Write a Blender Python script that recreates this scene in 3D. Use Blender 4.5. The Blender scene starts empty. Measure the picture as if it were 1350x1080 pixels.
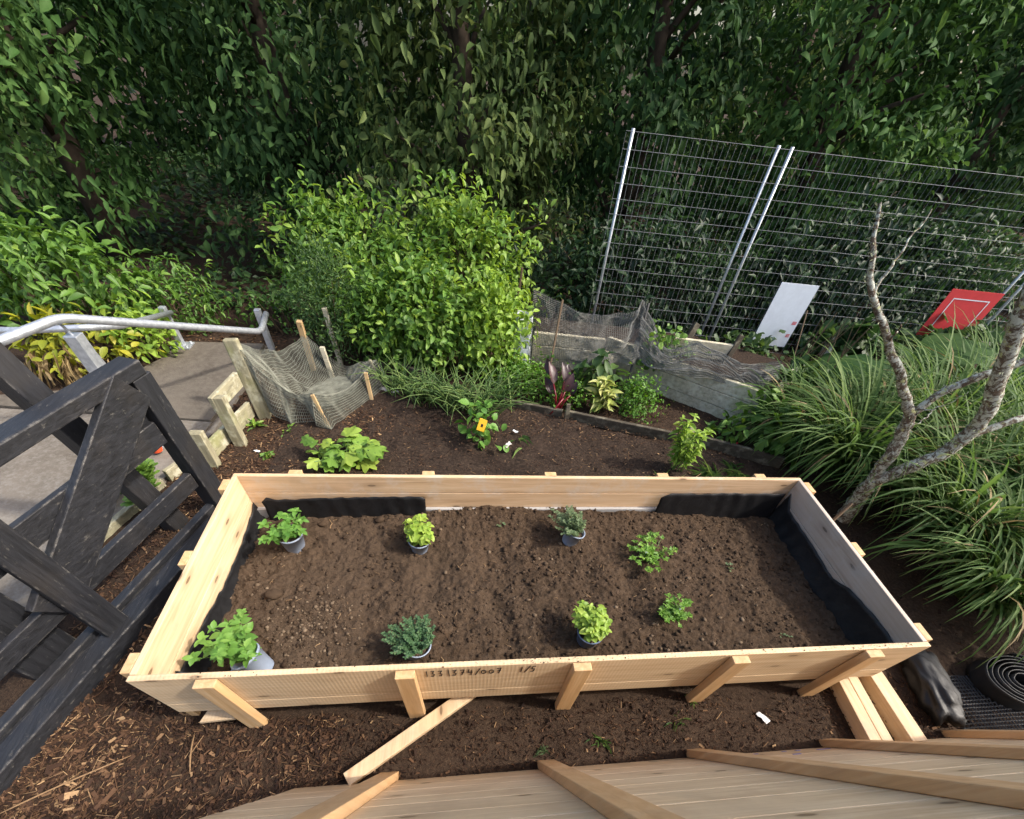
import bpy, math, random
import numpy as np
from mathutils import Vector, Matrix
random.seed(7); RNG = np.random.default_rng(7)
rad = math.radians
scn = bpy.context.scene
COL = scn.collection

# ------------------------------------------------------------------ camera
cam = bpy.data.objects.new('camera', bpy.data.cameras.new('camera'))
COL.objects.link(cam); scn.camera = cam
PITCH, YAW, ROLL = 0.905087652, 0.178314328, 0.124266606
fw = Vector((math.sin(YAW)*math.cos(PITCH), math.cos(YAW)*math.cos(PITCH), -math.sin(PITCH)))
rt0 = Vector((math.cos(YAW), -math.sin(YAW), 0)); up0 = rt0.cross(fw)
rt = math.cos(ROLL)*rt0 + math.sin(ROLL)*up0
up = -math.sin(ROLL)*rt0 + math.cos(ROLL)*up0
M = Matrix((rt, up, -fw)).transposed().to_4x4()
M.translation = Vector((1.12037441, -0.6025589, 1.80885667))
cam.matrix_world = M
cam.data.sensor_width = 36.0; cam.data.lens = 14.189
cam.data.shift_y = 205/1350
cam.data.clip_start = 0.02; cam.data.clip_end = 500

# ------------------------------------------------------------------ light
SUN_EL, SUN_AZ = rad(44), rad(-13)          # azimuth measured from +X towards +Y
world = bpy.data.worlds.new("World"); scn.world = world; world.use_nodes = True
nt = world.node_tree
sky = nt.nodes.new('ShaderNodeTexSky'); sky.sky_type = 'NISHITA'; sky.sun_disc = False
sky.dust_density = 4.0; sky.ozone_density = 0.4; sky.sun_elevation = SUN_EL; sky.sun_rotation = math.pi/2 - SUN_AZ
bg = nt.nodes['Background']; bg.inputs[1].default_value = 0.15
nt.links.new(sky.outputs[0], bg.inputs[0])
sd = bpy.data.lights.new('sun', 'SUN'); sd.energy = 2.0; sd.angle = rad(3.0); sd.color = (1.0, 0.95, 0.86)
sun = bpy.data.objects.new('sun', sd); COL.objects.link(sun)
sdir = Vector((math.cos(SUN_EL)*math.cos(SUN_AZ), math.cos(SUN_EL)*math.sin(SUN_AZ), math.sin(SUN_EL)))
sun.rotation_euler = sdir.to_track_quat('Z', 'Y').to_euler(); sun.location = (6, -3, 6)
scn.view_settings.view_transform = 'Standard'; scn.view_settings.look = 'None'
scn.view_settings.exposure = 1.17; scn.view_settings.gamma = 1.0

# ------------------------------------------------------------------ noise
def _hash(ix, iy, seed):
    h = (ix.astype(np.int64)*374761393 + iy.astype(np.int64)*668265263 + seed*982451653) & 0x7fffffff
    h = ((h ^ (h >> 13))*1274126177) & 0x7fffffff
    return ((h ^ (h >> 16)) & 0xffff)/65535.0
def vnoise(x, y, seed=0):
    ix = np.floor(x); iy = np.floor(y); fx = x-ix; fy = y-iy
    fx = fx*fx*(3-2*fx); fy = fy*fy*(3-2*fy)
    a = _hash(ix, iy, seed); b = _hash(ix+1, iy, seed); c = _hash(ix, iy+1, seed); d = _hash(ix+1, iy+1, seed)
    return (a*(1-fx)+b*fx)*(1-fy) + (c*(1-fx)+d*fx)*fy - 0.5
def fbm(x, y, f, o=4, seed=0, g=0.55):
    s = 0; a = 1.0
    for k in range(o):
        s = s + a*vnoise(x*f+k*17.3, y*f-k*9.1, seed+k); f *= 2.03; a *= g
    return s

# ------------------------------------------------------------------ materials
class NT:
    def __init__(s, name):
        s.m = bpy.data.materials.new(name); s.m.use_nodes = True; s.t = s.m.node_tree
        s.p = s.t.nodes['Principled BSDF']; s.out = s.t.nodes['Material Output']
    def n(s, typ, **kw):
        nd = s.t.nodes.new(typ)
        for k, v in kw.items():
            if k.startswith('i_'):
                key = k[2:]; key = int(key) if key.isdigit() else key.replace('_', ' ')
                nd.inputs[key].default_value = v
            else: setattr(nd, k, v)
        return nd
    def l(s, a, b): s.t.links.new(a, b)
    def coord(s, scale=(1, 1, 1), rnd=False, rot=(0, 0, 0)):
        tc = s.n('ShaderNodeTexCoord'); mp = s.n('ShaderNodeMapping')
        mp.inputs['Scale'].default_value = scale; mp.inputs['Rotation'].default_value = rot
        s.l(tc.outputs['Object'], mp.inputs['Vector'])
        if rnd:
            oi = s.n('ShaderNodeObjectInfo'); mu = s.n('ShaderNodeVectorMath', operation='SCALE')
            cx = s.n('ShaderNodeCombineXYZ')
            s.l(oi.outputs['Random'], cx.inputs[0]); s.l(oi.outputs['Random'], cx.inputs[1]); s.l(oi.outputs['Random'], cx.inputs[2])
            mu.inputs['Scale'].default_value = 37.0; s.l(cx.outputs[0], mu.inputs[0]); s.l(mu.outputs[0], mp.inputs['Location'])
        return mp.outputs[0]
    def noise(s, vec, scale, detail=4, rough=0.55, dist=0.0):
        nd = s.n('ShaderNodeTexNoise'); nd.inputs['Scale'].default_value = scale; nd.inputs['Detail'].default_value = detail
        nd.inputs['Roughness'].default_value = rough; nd.inputs['Distortion'].default_value = dist
        s.l(vec, nd.inputs['Vector']); return nd.outputs['Fac']
    def ramp(s, fac, stops):
        r = s.n('ShaderNodeValToRGB'); e = r.color_ramp.elements
        while len(e) < len(stops): e.new(0.5)
        for i, (p, c) in enumerate(stops): e[i].position = p; e[i].color = (*c, 1)
        s.l(fac, r.inputs[0]); return r.outputs[0]
    def mix(s, fac, a, b, mode='MIX'):
        m = s.n('ShaderNodeMix', data_type='RGBA', blend_type=mode)
        if isinstance(fac, float): m.inputs[0].default_value = fac
        else: s.l(fac, m.inputs[0])
        for i, v in ((6, a), (7, b)):
            if isinstance(v, tuple): m.inputs[i].default_value = (*v, 1)
            else: s.l(v, m.inputs[i])
        return m.outputs[2]
    def bump(s, h, strength=0.4, dist=0.01, base=None):
        b = s.n('ShaderNodeBump'); b.inputs['Strength'].default_value = strength; b.inputs['Distance'].default_value = dist
        s.l(h, b.inputs['Height'])
        if base is not None: s.l(base, b.inputs['Normal'])
        return b.outputs[0]
    def fin(s, col=None, rough=0.7, nrm=None, spec=0.4, metal=0.0):
        if col is not None:
            if isinstance(col, tuple): s.p.inputs['Base Color'].default_value = (*col, 1)
            else: s.l(col, s.p.inputs['Base Color'])
        if isinstance(rough, float): s.p.inputs['Roughness'].default_value = rough
        else: s.l(rough, s.p.inputs['Roughness'])
        s.p.inputs['Specular IOR Level'].default_value = spec; s.p.inputs['Metallic'].default_value = metal
        if nrm is not None: s.l(nrm, s.p.inputs['Normal'])
        return s.m
def stretch(axis, along, across):
    v = [across]*3; v['xyz'.index(axis)] = along; return tuple(v)

def wood(name, axis, dark, mid, light, rough=0.6, knots=True, saw=False, stain=None, spec=0.3):
    k = NT(name); v = k.coord(stretch(axis, 1.2, 22), True)
    g = k.noise(v, 2.2, 5, 0.6, 0.6)
    c = k.ramp(g, [(0.28, dark), (0.5, mid), (0.72, light)])
    v2 = k.coord(stretch(axis, 0.5, 2.2), True); big = k.noise(v2, 1.7, 3)
    c = k.mix(k.ramp(big, [(0.35, (0, 0, 0)), (0.7, (1, 1, 1))]), c, k.mix(0.55, c, mid))
    if knots:
        sx_ = k.n('ShaderNodeSeparateXYZ'); k.l(k.coord(stretch(axis, 0.9, 3.0), True), sx_.inputs[0])
        ad = k.n('ShaderNodeMath', operation='ADD'); ii = 'xyz'.index(axis); o_ = [q for q in range(3) if q != ii]
        k.l(sx_.outputs[o_[0]], ad.inputs[0]); k.l(sx_.outputs[o_[1]], ad.inputs[1])
        cb = k.n('ShaderNodeCombineXYZ'); k.l(sx_.outputs[ii], cb.inputs[0]); k.l(ad.outputs[0], cb.inputs[1])
        vo = k.n('ShaderNodeTexVoronoi', voronoi_dimensions='2D'); vo.inputs['Scale'].default_value = 2.3; k.l(cb.outputs[0], vo.inputs['Vector'])
        halo = k.ramp(vo.outputs['Distance'], [(0.02, (.55, .55, .55)), (0.16, (0, 0, 0))]); c = k.mix(halo, c, tuple(d*0.75 for d in dark))
        kn = k.ramp(vo.outputs['Distance'], [(0.0, (.8, .8, .8)), (0.030, (1, 1, 1)), (0.052, (0, 0, 0))])
        c = k.mix(kn, c, tuple(d*0.38 for d in dark))
    if name.startswith(('pine', 'lid')):
        sm = k.noise(k.coord((1.0, 1.0, 1.0), True), 2.1, 6, .68, .5); c = k.mix(k.ramp(sm, [(.50, (0, 0, 0)), (.72, (.40, .40, .40))]), c, (.34, .25, .17))
    if stain is not None:
        st = k.noise(k.coord((1, 1, 1), True), 6.0, 6, 0.65)
        c = k.mix(k.ramp(st, [(0.52, (0, 0, 0)), (0.68, (0.7, 0.7, 0.7))]), c, stain)
    h = g
    nb = k.bump(h, 0.25, 0.004)
    if saw:
        w = k.n('ShaderNodeTexWave'); w.inputs['Scale'].default_value = 22; w.inputs['Distortion'].default_value = 1.2
        w.inputs['Detail'].default_value = 2
        k.l(k.coord((1, 0.15, 0.15) if axis == 'x' else (0.15, 1, 0.15), True), w.inputs['Vector'])
        c = k.mix(0.14, c, k.mix(w.outputs['Fac'], dark, light))
        nb = k.bump(w.outputs['Fac'], 0.15, 0.002, nb)
    return k.fin(c, rough, nb, spec)

PD, PM, PL = (0.47, 0.31, 0.17), (0.64, 0.47, 0.29), (0.74, 0.585, 0.395)
pine_x = wood('pine_lengthwise', 'x', PD, PM, PL, saw=True)
pine_y = wood('pine_crosswise', 'y', PD, PM, PL, stain=(0.5, 0.37, 0.25))
pine_z = wood('pine_upright', 'z', (0.45, 0.265, 0.115), (0.59, 0.375, 0.185), (0.67, 0.475, 0.275), knots=False)
pine_in = wood('pine_inner_dirty', 'x', (0.44, 0.28, 0.15), (0.62, 0.42, 0.25), (0.72, 0.54, 0.36), stain=(0.62, 0.52, 0.42))
pine_grey = wood('pine_shaded', 'y', (0.36, 0.28, 0.22), (0.46, 0.38, 0.31), (0.52, 0.45, 0.38), stain=(0.5, 0.46, 0.42))  # right end panel: its shade is put into this greyer, darker pine
grey_board = wood('grey_board', 'x', (0.30, 0.29, 0.28), (0.36, 0.35, 0.34), (0.42, 0.41, 0.40), knots=False)
lid_wood = wood('lid_pine', 'x', (0.56, 0.39, 0.22), (0.71, 0.54, 0.34), (0.79, 0.63, 0.43), stain=(0.58, 0.42, 0.26))
lid_batten = wood('lid_batten_pine', 'z', (0.46, 0.27, 0.13), (0.58, 0.36, 0.18), (0.66, 0.45, 0.25), knots=False)

def lichen_wood(name, axis, base, patch, moss):
    k = NT(name); v = k.coord(stretch(axis, 2, 14), True); g = k.noise(v, 3, 5, .6, .4)
    c = k.ramp(g, [(0.3, tuple(b*0.55 for b in base)), (0.65, base)])
    n1 = k.noise(k.coord((1, 1, 1), True), 14, 6, .65); c = k.mix(k.ramp(n1, [(0.5, (0, 0, 0)), (0.62, (.8, .8, .8))]), c, patch)
    n2 = k.noise(k.coord((1.1, 1, .9), True), 5, 5, .6); c = k.mix(k.ramp(n2, [(0.54, (0, 0, 0)), (0.72, (.7, .7, .7))]), c, moss)
    return k.fin(c, 0.85, k.bump(g, .5, .006, k.bump(n1, .3, .004)), .2)
old_wood = lichen_wood('lichen_timber', 'y', (0.36, 0.33, 0.22), (0.52, 0.50, 0.38), (0.24, 0.25, 0.10))
old_post = lichen_wood('lichen_post', 'z', (0.32, 0.29, 0.19), (0.46, 0.44, 0.32), (0.22, 0.23, 0.09))
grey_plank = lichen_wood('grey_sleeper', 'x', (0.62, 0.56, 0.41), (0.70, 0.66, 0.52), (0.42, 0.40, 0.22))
edge_wood = lichen_wood('rotting_edging', 'x', (0.09, 0.075, 0.055), (0.20, 0.18, 0.13), (0.06, 0.055, 0.04))
stake_wood = wood('stake_pine', 'z', (0.35, 0.22, 0.1), (0.5, 0.34, 0.17), (0.58, 0.43, 0.24), knots=False)

def black_paint(name, axis, base=(0.013, 0.0135, 0.016), wear=(0.10, 0.095, 0.085), thr=0.60, rough=0.5):
    k = NT(name); v = k.coord(stretch(axis, 2, 26), True); g = k.noise(v, 2.5, 6, .65, .8)
    c = k.ramp(g, [(0.3, tuple(b*.6 for b in base)), (0.7, tuple(b*2.0 for b in base))])
    n1 = k.noise(k.coord(stretch(axis, 4, 12), True), 5, 7, .75)
    c = k.mix(k.ramp(n1, [(thr, (0, 0, 0)), (thr+0.06, (.7, .7, .7))]), c, wear)
    n2 = k.noise(k.coord((1, 1, 1), True), 2.6, 4, .6); c = k.mix(k.ramp(n2, [(.5, (0, 0, 0)), (.75, (.45, .45, .45))]), c, (0.055, 0.045, 0.036))
    bv = k.n('ShaderNodeBevel', samples=4); bv.inputs['Radius'].default_value = .009; ge = k.n('ShaderNodeNewGeometry')
    dt = k.n('ShaderNodeVectorMath', operation='DOT_PRODUCT'); k.l(bv.outputs[0], dt.inputs[0]); k.l(ge.outputs['True Normal'], dt.inputs[1])
    em = k.ramp(dt.outputs['Value'], [(.90, (1, 1, 1)), (.985, (0, 0, 0))]); nw = k.ramp(k.noise(k.coord((1, 1, 1), True), 19, 5, .7), [(.50, (0, 0, 0)), (.60, (.8, .8, .8))])
    c = k.mix(k.mix(1.0, em, nw, 'MULTIPLY'), c, (.22, .205, .18))
    return k.fin(c, rough, k.bump(g, .5, .004), .45)
blk_y = black_paint('black_timber_rail', 'y'); blk_z = black_paint('black_timber_post', 'z')

def m_soil(name, a, b, c3, scale=1.0, bs=.7):
    k = NT(name); v = k.coord((1, 1, 1))
    n1 = k.noise(v, 5*scale, 7, .68, .4); n2 = k.noise(v, 60*scale, 6, .7); n3 = k.noise(v, 240*scale, 3, .6)
    c = k.ramp(n1, [(0.3, a), (0.7, b)])
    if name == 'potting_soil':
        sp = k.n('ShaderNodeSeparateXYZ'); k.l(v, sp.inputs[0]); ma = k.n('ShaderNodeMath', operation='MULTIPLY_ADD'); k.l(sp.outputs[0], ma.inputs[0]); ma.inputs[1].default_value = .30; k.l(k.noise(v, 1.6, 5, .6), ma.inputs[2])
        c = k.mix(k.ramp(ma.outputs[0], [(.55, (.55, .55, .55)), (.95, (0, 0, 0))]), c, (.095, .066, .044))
    c = k.mix(k.ramp(n2, [(.42, (0, 0, 0)), (.68, (1, 1, 1))]), c, c3)
    nb = k.bump(n3, .5, .004, k.bump(n2, bs, .012))
    return k.fin(c, .95, nb, .12)
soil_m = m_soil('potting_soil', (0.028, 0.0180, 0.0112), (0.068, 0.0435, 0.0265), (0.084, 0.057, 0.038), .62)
ground_m = m_soil('dark_mulch_ground', (0.028, 0.018, 0.013), (0.050, 0.032, 0.022), (0.072, 0.047, 0.031))
bed_m = m_soil('garden_bed_soil', (0.020, 0.014, 0.011), (0.036, 0.024, 0.018), (0.07, 0.048, 0.034))
potsoil_m = m_soil('pot_compost', (0.035, 0.024, 0.017), (0.06, 0.04, 0.026), (0.16, 0.12, 0.08), 2)

def m_concrete():
    k = NT('path_concrete'); v = k.coord((1, 1, 1))
    n1 = k.noise(v, 1.6, 5, .6); n2 = k.noise(v, 40, 6, .7); n3 = k.noise(v, 6, 5, .65)
    c = k.ramp(n1, [(.35, (.11, .092, .072)), (.65, (.205, .178, .147))])
    c = k.mix(k.ramp(n3, [(.55, (0, 0, 0)), (.75, (.6, .6, .6))]), c, (.10, .088, .07))
    c = k.mix(k.ramp(n2, [(.45, (0, 0, 0)), (.7, (.5, .5, .5))]), c, (.29, .27, .24))
    return k.fin(c, .85, k.bump(n2, .35, .004), .2)
concrete = m_concrete(); landing_m = m_soil('dark_landing_concrete', (.080, .067, .054), (.165, .142, .115), (.150, .130, .105), .35, .2)  # landing slab has a darker concrete tone than the path

def attr_mat(name, stops, rough=.8, spec=.2, trans=0.0, bumpy=0, sheen=None):
    k = NT(name); at = k.n('ShaderNodeAttribute', attribute_name='tint')
    sp = k.n('ShaderNodeSeparateColor'); k.l(at.outputs['Color'], sp.inputs[0])
    c = k.ramp(sp.outputs[0], stops)
    nb = None
    if bumpy: 
        n = k.noise(k.coord((1, 1, 1)), bumpy, 4, .6); nb = k.bump(n, .4, .003)
        c = k.mix(k.ramp(n, [(.4, (0, 0, 0)), (.7, (.25, .25, .25))]), c, stops[0][1])
    m = k.fin(c, rough, nb, spec)
    if trans:
        tr = k.n('ShaderNodeBsdfTranslucent'); mx = k.n('ShaderNodeMixShader'); mx.inputs[0].default_value = trans
        hs = k.n('ShaderNodeHueSaturation'); hs.inputs['Value'].default_value = 1.5; hs.inputs['Saturation'].default_value = 1.1
        hs.inputs['Hue'].default_value = .485
        k.l(c, hs.inputs['Color']); k.l(hs.outputs[0], tr.inputs['Color'])
        k.l(k.p.outputs[0], mx.inputs[1]); k.l(tr.outputs[0], mx.inputs[2]); k.l(mx.outputs[0], k.out.inputs[0])
    return m
def leaf_mat(name, a, b, c, rough=.5, trans=.3, spec=.4, bumpy=30): return attr_mat(name, [(0, a), (.55, b), (1, c)], rough, spec, trans, bumpy)
L_mid = leaf_mat('leaf_mid_green', (.055, .125, .02), (.12, .235, .036), (.26, .38, .06))
L_dark = leaf_mat('leaf_dark_green', (.018, .045, .014), (.04, .085, .025), (.08, .14, .035))
L_hedge = leaf_mat('leaf_hedge', (0.016, 0.038, 0.014), (0.032, 0.072, 0.024), (0.064, 0.128, 0.040))
L_lime = leaf_mat('leaf_lime', (.16, .28, .035), (.27, .40, .055), (.38, .48, .08))
L_yel = leaf_mat('leaf_yellow', (.16, .20, .02), (.32, .32, .025), (.48, .42, .05))
L_mint = leaf_mat('leaf_mint', (.075, .19, .03), (.14, .29, .05), (.22, .38, .075))
L_thyme = leaf_mat('leaf_grey_green', (.075, .12, .05), (.12, .18, .085), (.20, .26, .12))
L_pars = leaf_mat('leaf_parsley', (.06, .16, .016), (.12, .26, .03), (.21, .36, .05))
L_onion = leaf_mat('leaf_onion', (.06, .12, .035), (.12, .21, .055), (.22, .30, .09))
L_grass = leaf_mat('leaf_grass', (.040, .085, .024), (.085, .155, .040), (.19, .26, .09), .55, .36, .15, 0)
L_straw = leaf_mat('dead_leaf', (.16, .11, .05), (.28, .20, .09), (.42, .33, .17), .7, .15)
L_chard = leaf_mat('leaf_chard', (.022, .010, .012), (.04, .016, .02), (.07, .03, .03), .4, .1)
L_var = leaf_mat('leaf_variegated', (.10, .18, .03), (.36, .40, .10), (.55, .52, .22), .4, .2)
L_ear = leaf_mat('leaf_elephant_ear', (.022, .055, .016), (.038, .090, .026), (.065, .125, .036), .6, .2, .15)
L_aeon = leaf_mat('leaf_succulent', (.09, .18, .03), (.16, .28, .05), (.24, .36, .08), .35, .12)
stem_green = NT('green_stem').fin((.13, .22, .05), .5)
stem_brown = NT('brown_stem').fin((.10, .065, .035), .7)
stem_red = NT('red_stem').fin((.14, .006, .012), .35)
chip_m = attr_mat('bark_chip', [(0, (.014, .008, .006)), (.40, (.045, .024, .015)), (.75, (.12, .064, .034)), (1, (.36, .23, .12))], .85, .2, 0, 60)
clod_m = attr_mat('soil_clod', [(0, (.034, .022, .0145)), (.65, (.064, .043, .028)), (1, (.19, .14, .095))], .95, .1, 0, 90)

def m_bark():
    k = NT('lichen_bark'); v = k.coord((1, 1, 1)); n = k.noise(v, 30, 6, .7)
    c = k.ramp(n, [(.3, (.06, .042, .030)), (.7, (.17, .125, .09))])
    vo = k.noise(v, 34, 6, .75, .8); c = k.mix(k.ramp(vo, [(.47, (0, 0, 0)), (.56, (1, 1, 1))]), c, (.45, .46, .39))
    v3 = k.noise(v, 24, 5, .65, .6); c = k.mix(k.ramp(v3, [(.59, (0, 0, 0)), (.64, (.9, .9, .9))]), c, (.42, .43, .20))
    return k.fin(c, .9, k.bump(vo, .5, .006, k.bump(n, .5, .006)), .15)
bark_m = m_bark()
lich_m = attr_mat('lichen_tuft', [(0, (.20, .22, .13)), (.6, (.36, .39, .25)), (1, (.50, .52, .34))], .9, .1, .15)
def m_galv():
    k = NT('galvanised_steel'); n = k.noise(k.coord((1, 1, 1)), 40, 4, .6)
    c = k.ramp(n, [(.35, (.42, .45, .49)), (.65, (.60, .63, .67))])
    return k.fin(c, .42, None, .5, .65)
galv = m_galv()
wire_m = NT('dull_wire').fin((.20, .205, .215), .65, None, .25, .2)
def m_plain(name, c, rough=.5, spec=.4, var=.25, sc=20, bs=.15):
    k = NT(name); n = k.noise(k.coord((1, 1, 1)), sc, 5, .6)
    cc = k.ramp(n, [(.3, tuple(x*(1-var) for x in c)), (.7, tuple(min(1, x*(1+var)) for x in c))])
    return k.fin(cc, rough, k.bump(n, bs, .003), spec)
pot_grey = m_plain('pot_grey_plastic', (.26, .31, .40), .45, .4, .08)
pot_blue = m_plain('pot_blue_plastic', (.12, .16, .25), .45, .4, .08)
pot_black = m_plain('pot_black_plastic', (.03, .03, .035), .4)
liner_m = m_plain('black_liner_plastic', (.009, .009, .010), .5, .35, .3, 60, .5)
bag_m = m_plain('black_bag_plastic', (.014, .014, .015), .5, .3, .25, 30, .5)
net_m = m_plain('garden_net_cord', (.21, .215, .175), .8, .2, .3)
net_dark = m_plain('dark_net_cord', (.17, .17, .155), .8, .2, .3)
mesh_blk = m_plain('black_mesh_plastic', (.02, .02, .021), .5, .4)
white_p = m_plain('white_plastic', (.74, .78, .84), .5, .4, .05)
red_p = m_plain('red_sign_paint', (.62, .045, .05), .5, .4, .08)
blue_p = m_plain('blue_crayon', (.03, .08, .42), .6)
ink = NT('black_marker').fin((.015, .012, .012), .6)
orange_p = m_plain('orange_plastic', (.75, .10, .03), .5)
yellow_p = m_plain('yellow_card', (.75, .42, .03), .5, .3, .06)
paper = m_plain('paper_scrap', (.78, .78, .78), .7, .2, .08)
tag_white = m_plain('white_tag', (.62, .70, .85), .5, .3, .05)
stone_m = m_plain('pale_chip', (.55, .52, .48), .7, .2, .2)

# ------------------------------------------------------------------ mesh helpers
class MB:
    def __init__(s): s.v = []; s.f = []; s.t = []; s.n = 0
    def add(s, v, f, tint=None):
        v = np.asarray(v, float).reshape(-1, 3); o = s.n
        s.v.append(v); s.f.extend([tuple(int(i)+o for i in q) for q in f])
        s.t.append(np.full(len(v), .5) if tint is None else (np.full(len(v), float(tint)) if np.isscalar(tint) else np.asarray(tint, float)))
        s.n += len(v); return s
    def obox(s, c, ax, ay, az, tint=None):              # centre and three half-axis vectors
        c, ax, ay, az = (np.array(q, float) for q in (c, ax, ay, az))
        v = [c+i*ax+j*ay+k*az for k in (-1, 1) for j in (-1, 1) for i in (-1, 1)]
        f = [(0, 2, 3, 1), (4, 5, 7, 6), (0, 1, 5, 4), (2, 6, 7, 3), (0, 4, 6, 2), (1, 3, 7, 5)]
        if np.dot(np.cross(ax, ay), az) < 0: f = [q[::-1] for q in f]
        return s.add(v, f, tint)
    def box(s, x0, x1, y0, y1, z0, z1, tint=None):
        return s.obox(((x0+x1)/2, (y0+y1)/2, (z0+z1)/2), ((x1-x0)/2, 0, 0), (0, (y1-y0)/2, 0), (0, 0, (z1-z0)/2), tint)
    def beam(s, p0, p1, w, h, upv=(0, 0, 1)):           # w across, h along upv
        p0 = np.array(p0, float); p1 = np.array(p1, float); d = p1-p0; L = np.linalg.norm(d); d /= L
        u = np.array(upv, float); sd = np.cross(d, u); sd /= np.linalg.norm(sd); u = np.cross(sd, d)
        return s.obox((p0+p1)/2, d*L/2, sd*w/2, u*h/2)
    def tube(s, path, r, n=8, cap=True, tint=None, wob=0):
        P = np.array(path, float); m = len(P); R = np.full(m, r) if np.isscalar(r) else np.array(r, float)
        T = np.gradient(P, axis=0); T /= np.linalg.norm(T, axis=1)[:, None]+1e-9
        a = np.array([0, 0, 1.]) if abs(T[0][2]) < .9 else np.array([1., 0, 0]); V = []
        for i in range(m):
            a = a-np.dot(a, T[i])*T[i]; a /= np.linalg.norm(a); b = np.cross(T[i], a)
            for k in range(n):
                th = 2*math.pi*k/n; rr = R[i]*(1+(wob*(random.random()-.5) if wob else 0))
                V.append(P[i]+rr*(math.cos(th)*a+math.sin(th)*b))
        F = [(i*n+k, i*n+(k+1) % n, (i+1)*n+(k+1) % n, (i+1)*n+k) for i in range(m-1) for k in range(n)]
        if cap: F += [tuple(range(n))[::-1], tuple((m-1)*n+k for k in range(n))]
        return s.add(V, F, tint)
    def lathe(s, c, prof, n=24, axis=(0, 0, 1), tint=None, cap=False):
        z = Vector(axis).normalized(); x = z.orthogonal().normalized(); y = z.cross(x); c = Vector(c); V = []
        for r, h in prof:
            for k in range(n):
                th = 2*math.pi*k/n; V.append(tuple(c+z*h+x*(r*math.cos(th))+y*(r*math.sin(th))))
        F = [(i*n+k, i*n+(k+1) % n, (i+1)*n+(k+1) % n, (i+1)*n+k) for i in range(len(prof)-1) for k in range(n)]
        if cap: F.append(tuple((len(prof)-1)*n+k for k in range(n)))
        return s.add(V, F, tint)
    def grid(s, X, Y, Z, tint=None):
        r, c = X.shape; V = np.stack([X, Y, Z], -1).reshape(-1, 3)
        F = [(i*c+j, i*c+j+1, (i+1)*c+j+1, (i+1)*c+j) for i in range(r-1) for j in range(c-1)]
        return s.add(V, F, tint)
    def leaves(s, tpl, O, D, N, L, Wd, tint):
        tv, tf = tpl; O = np.asarray(O, float); D = np.asarray(D, float); N = np.asarray(N, float); n = len(O)
        if n == 0: return s
        D = D/(np.linalg.norm(D, axis=1)[:, None]+1e-9); S = np.cross(D, N); S /= np.linalg.norm(S, axis=1)[:, None]+1e-9
        N = np.cross(S, D); L = np.broadcast_to(L, n); Wd = np.broadcast_to(Wd, n)
        V = O[:, None]+tv[None, :, 0, None]*(S*Wd[:, None])[:, None]+tv[None, :, 1, None]*(D*L[:, None])[:, None]+tv[None, :, 2, None]*(N*L[:, None])[:, None]
        k = len(tv); F = [tuple(i*k+q for q in f) for i in range(n) for f in tf]
        return s.add(V.reshape(-1, 3), F, np.repeat(np.broadcast_to(tint, n), k))
    def build(s, name, mat, parent=None, bevel=0, smooth=False):
        me = bpy.data.meshes.new(name); V = np.concatenate(s.v)
        me.from_pydata(V.tolist(), [], s.f)
        t = np.clip(np.concatenate(s.t), 0, 1); a = me.attributes.new('tint', 'FLOAT_COLOR', 'POINT')
        cc = np.ones((len(t), 4)); cc[:, :3] = t[:, None]; a.data.foreach_set('color', cc.ravel())
        me.materials.append(mat)
        if smooth: me.polygons.foreach_set('use_smooth', [True]*len(me.polygons))
        me.update(); o = bpy.data.objects.new(name, me); COL.objects.link(o)
        if parent is not None:
            o.parent = parent; o.matrix_parent_inverse = Matrix.Translation(parent.location).inverted()
        if bevel:
            b = o.modifiers.new('bevel', 'BEVEL'); b.width = bevel; b.segments = 2; b.limit_method = 'ANGLE'
        return o
def tag(o, label, cat, group=None, kind=None):
    if label: o['label'] = label
    if cat: o['category'] = cat
    if group: o['group'] = group
    if kind: o['kind'] = kind
    return o
def thing(name, loc, label, cat, group=None):
    o = bpy.data.objects.new(name, None); o.empty_display_size = .1; o.location = loc; COL.objects.link(o)
    return tag(o, label, cat, group)

# leaf templates: x across, y along 0..1, z along normal
def tpl_blade(rows, fold=.12, droop=.25):
    V = []; F = []
    for y, w in rows:
        z = -droop*y*y; V += [(-w/2, y, z+fold*w), (0, y, z), (w/2, y, z+fold*w)]
    for i in range(len(rows)-1):
        a = 3*i; F += [(a, a+1, a+4, a+3), (a+1, a+2, a+5, a+4)]
    return np.array(V), F
T_OV = tpl_blade([(0, .08), (.18, .75), (.45, 1), (.75, .72), (1, .04)])
T_RND = tpl_blade([(0, .15), (.2, .85), (.5, 1), (.8, .8), (1, .25)], .18, .45)
T_LAN = tpl_blade([(0, .15), (.3, .95), (.6, .85), (1, .03)], .15, .35)
T_LAN4 = tpl_blade([(0, .12), (.3, .95), (.65, .8), (1, .04)], .14, .3)
T_SM = tpl_blade([(0, .3), (.5, 1), (1, .1)], .1, .15)
def tpl_lobed(n=5, deep=.45):
    V = [(0, 0, 0)]; F = []; m = n*4
    for i in range(m+1):
        th = rad(-150)+rad(300)*i/m; r = 1-deep*(0.5-0.5*math.cos(2*math.pi*i/4+math.pi))*.9
        V.append((math.sin(th)*r*.5, .45+math.cos(th)*r*.5, -.12*r*r+.05*math.sin(th*3)))
    F = [(0, i, i+1) for i in range(1, m+1)]
    return np.array(V), F
T_LOB = tpl_lobed(5, .42); T_PARS = tpl_lobed(3, .75); T_LOB7 = tpl_lobed(7, .18)
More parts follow.
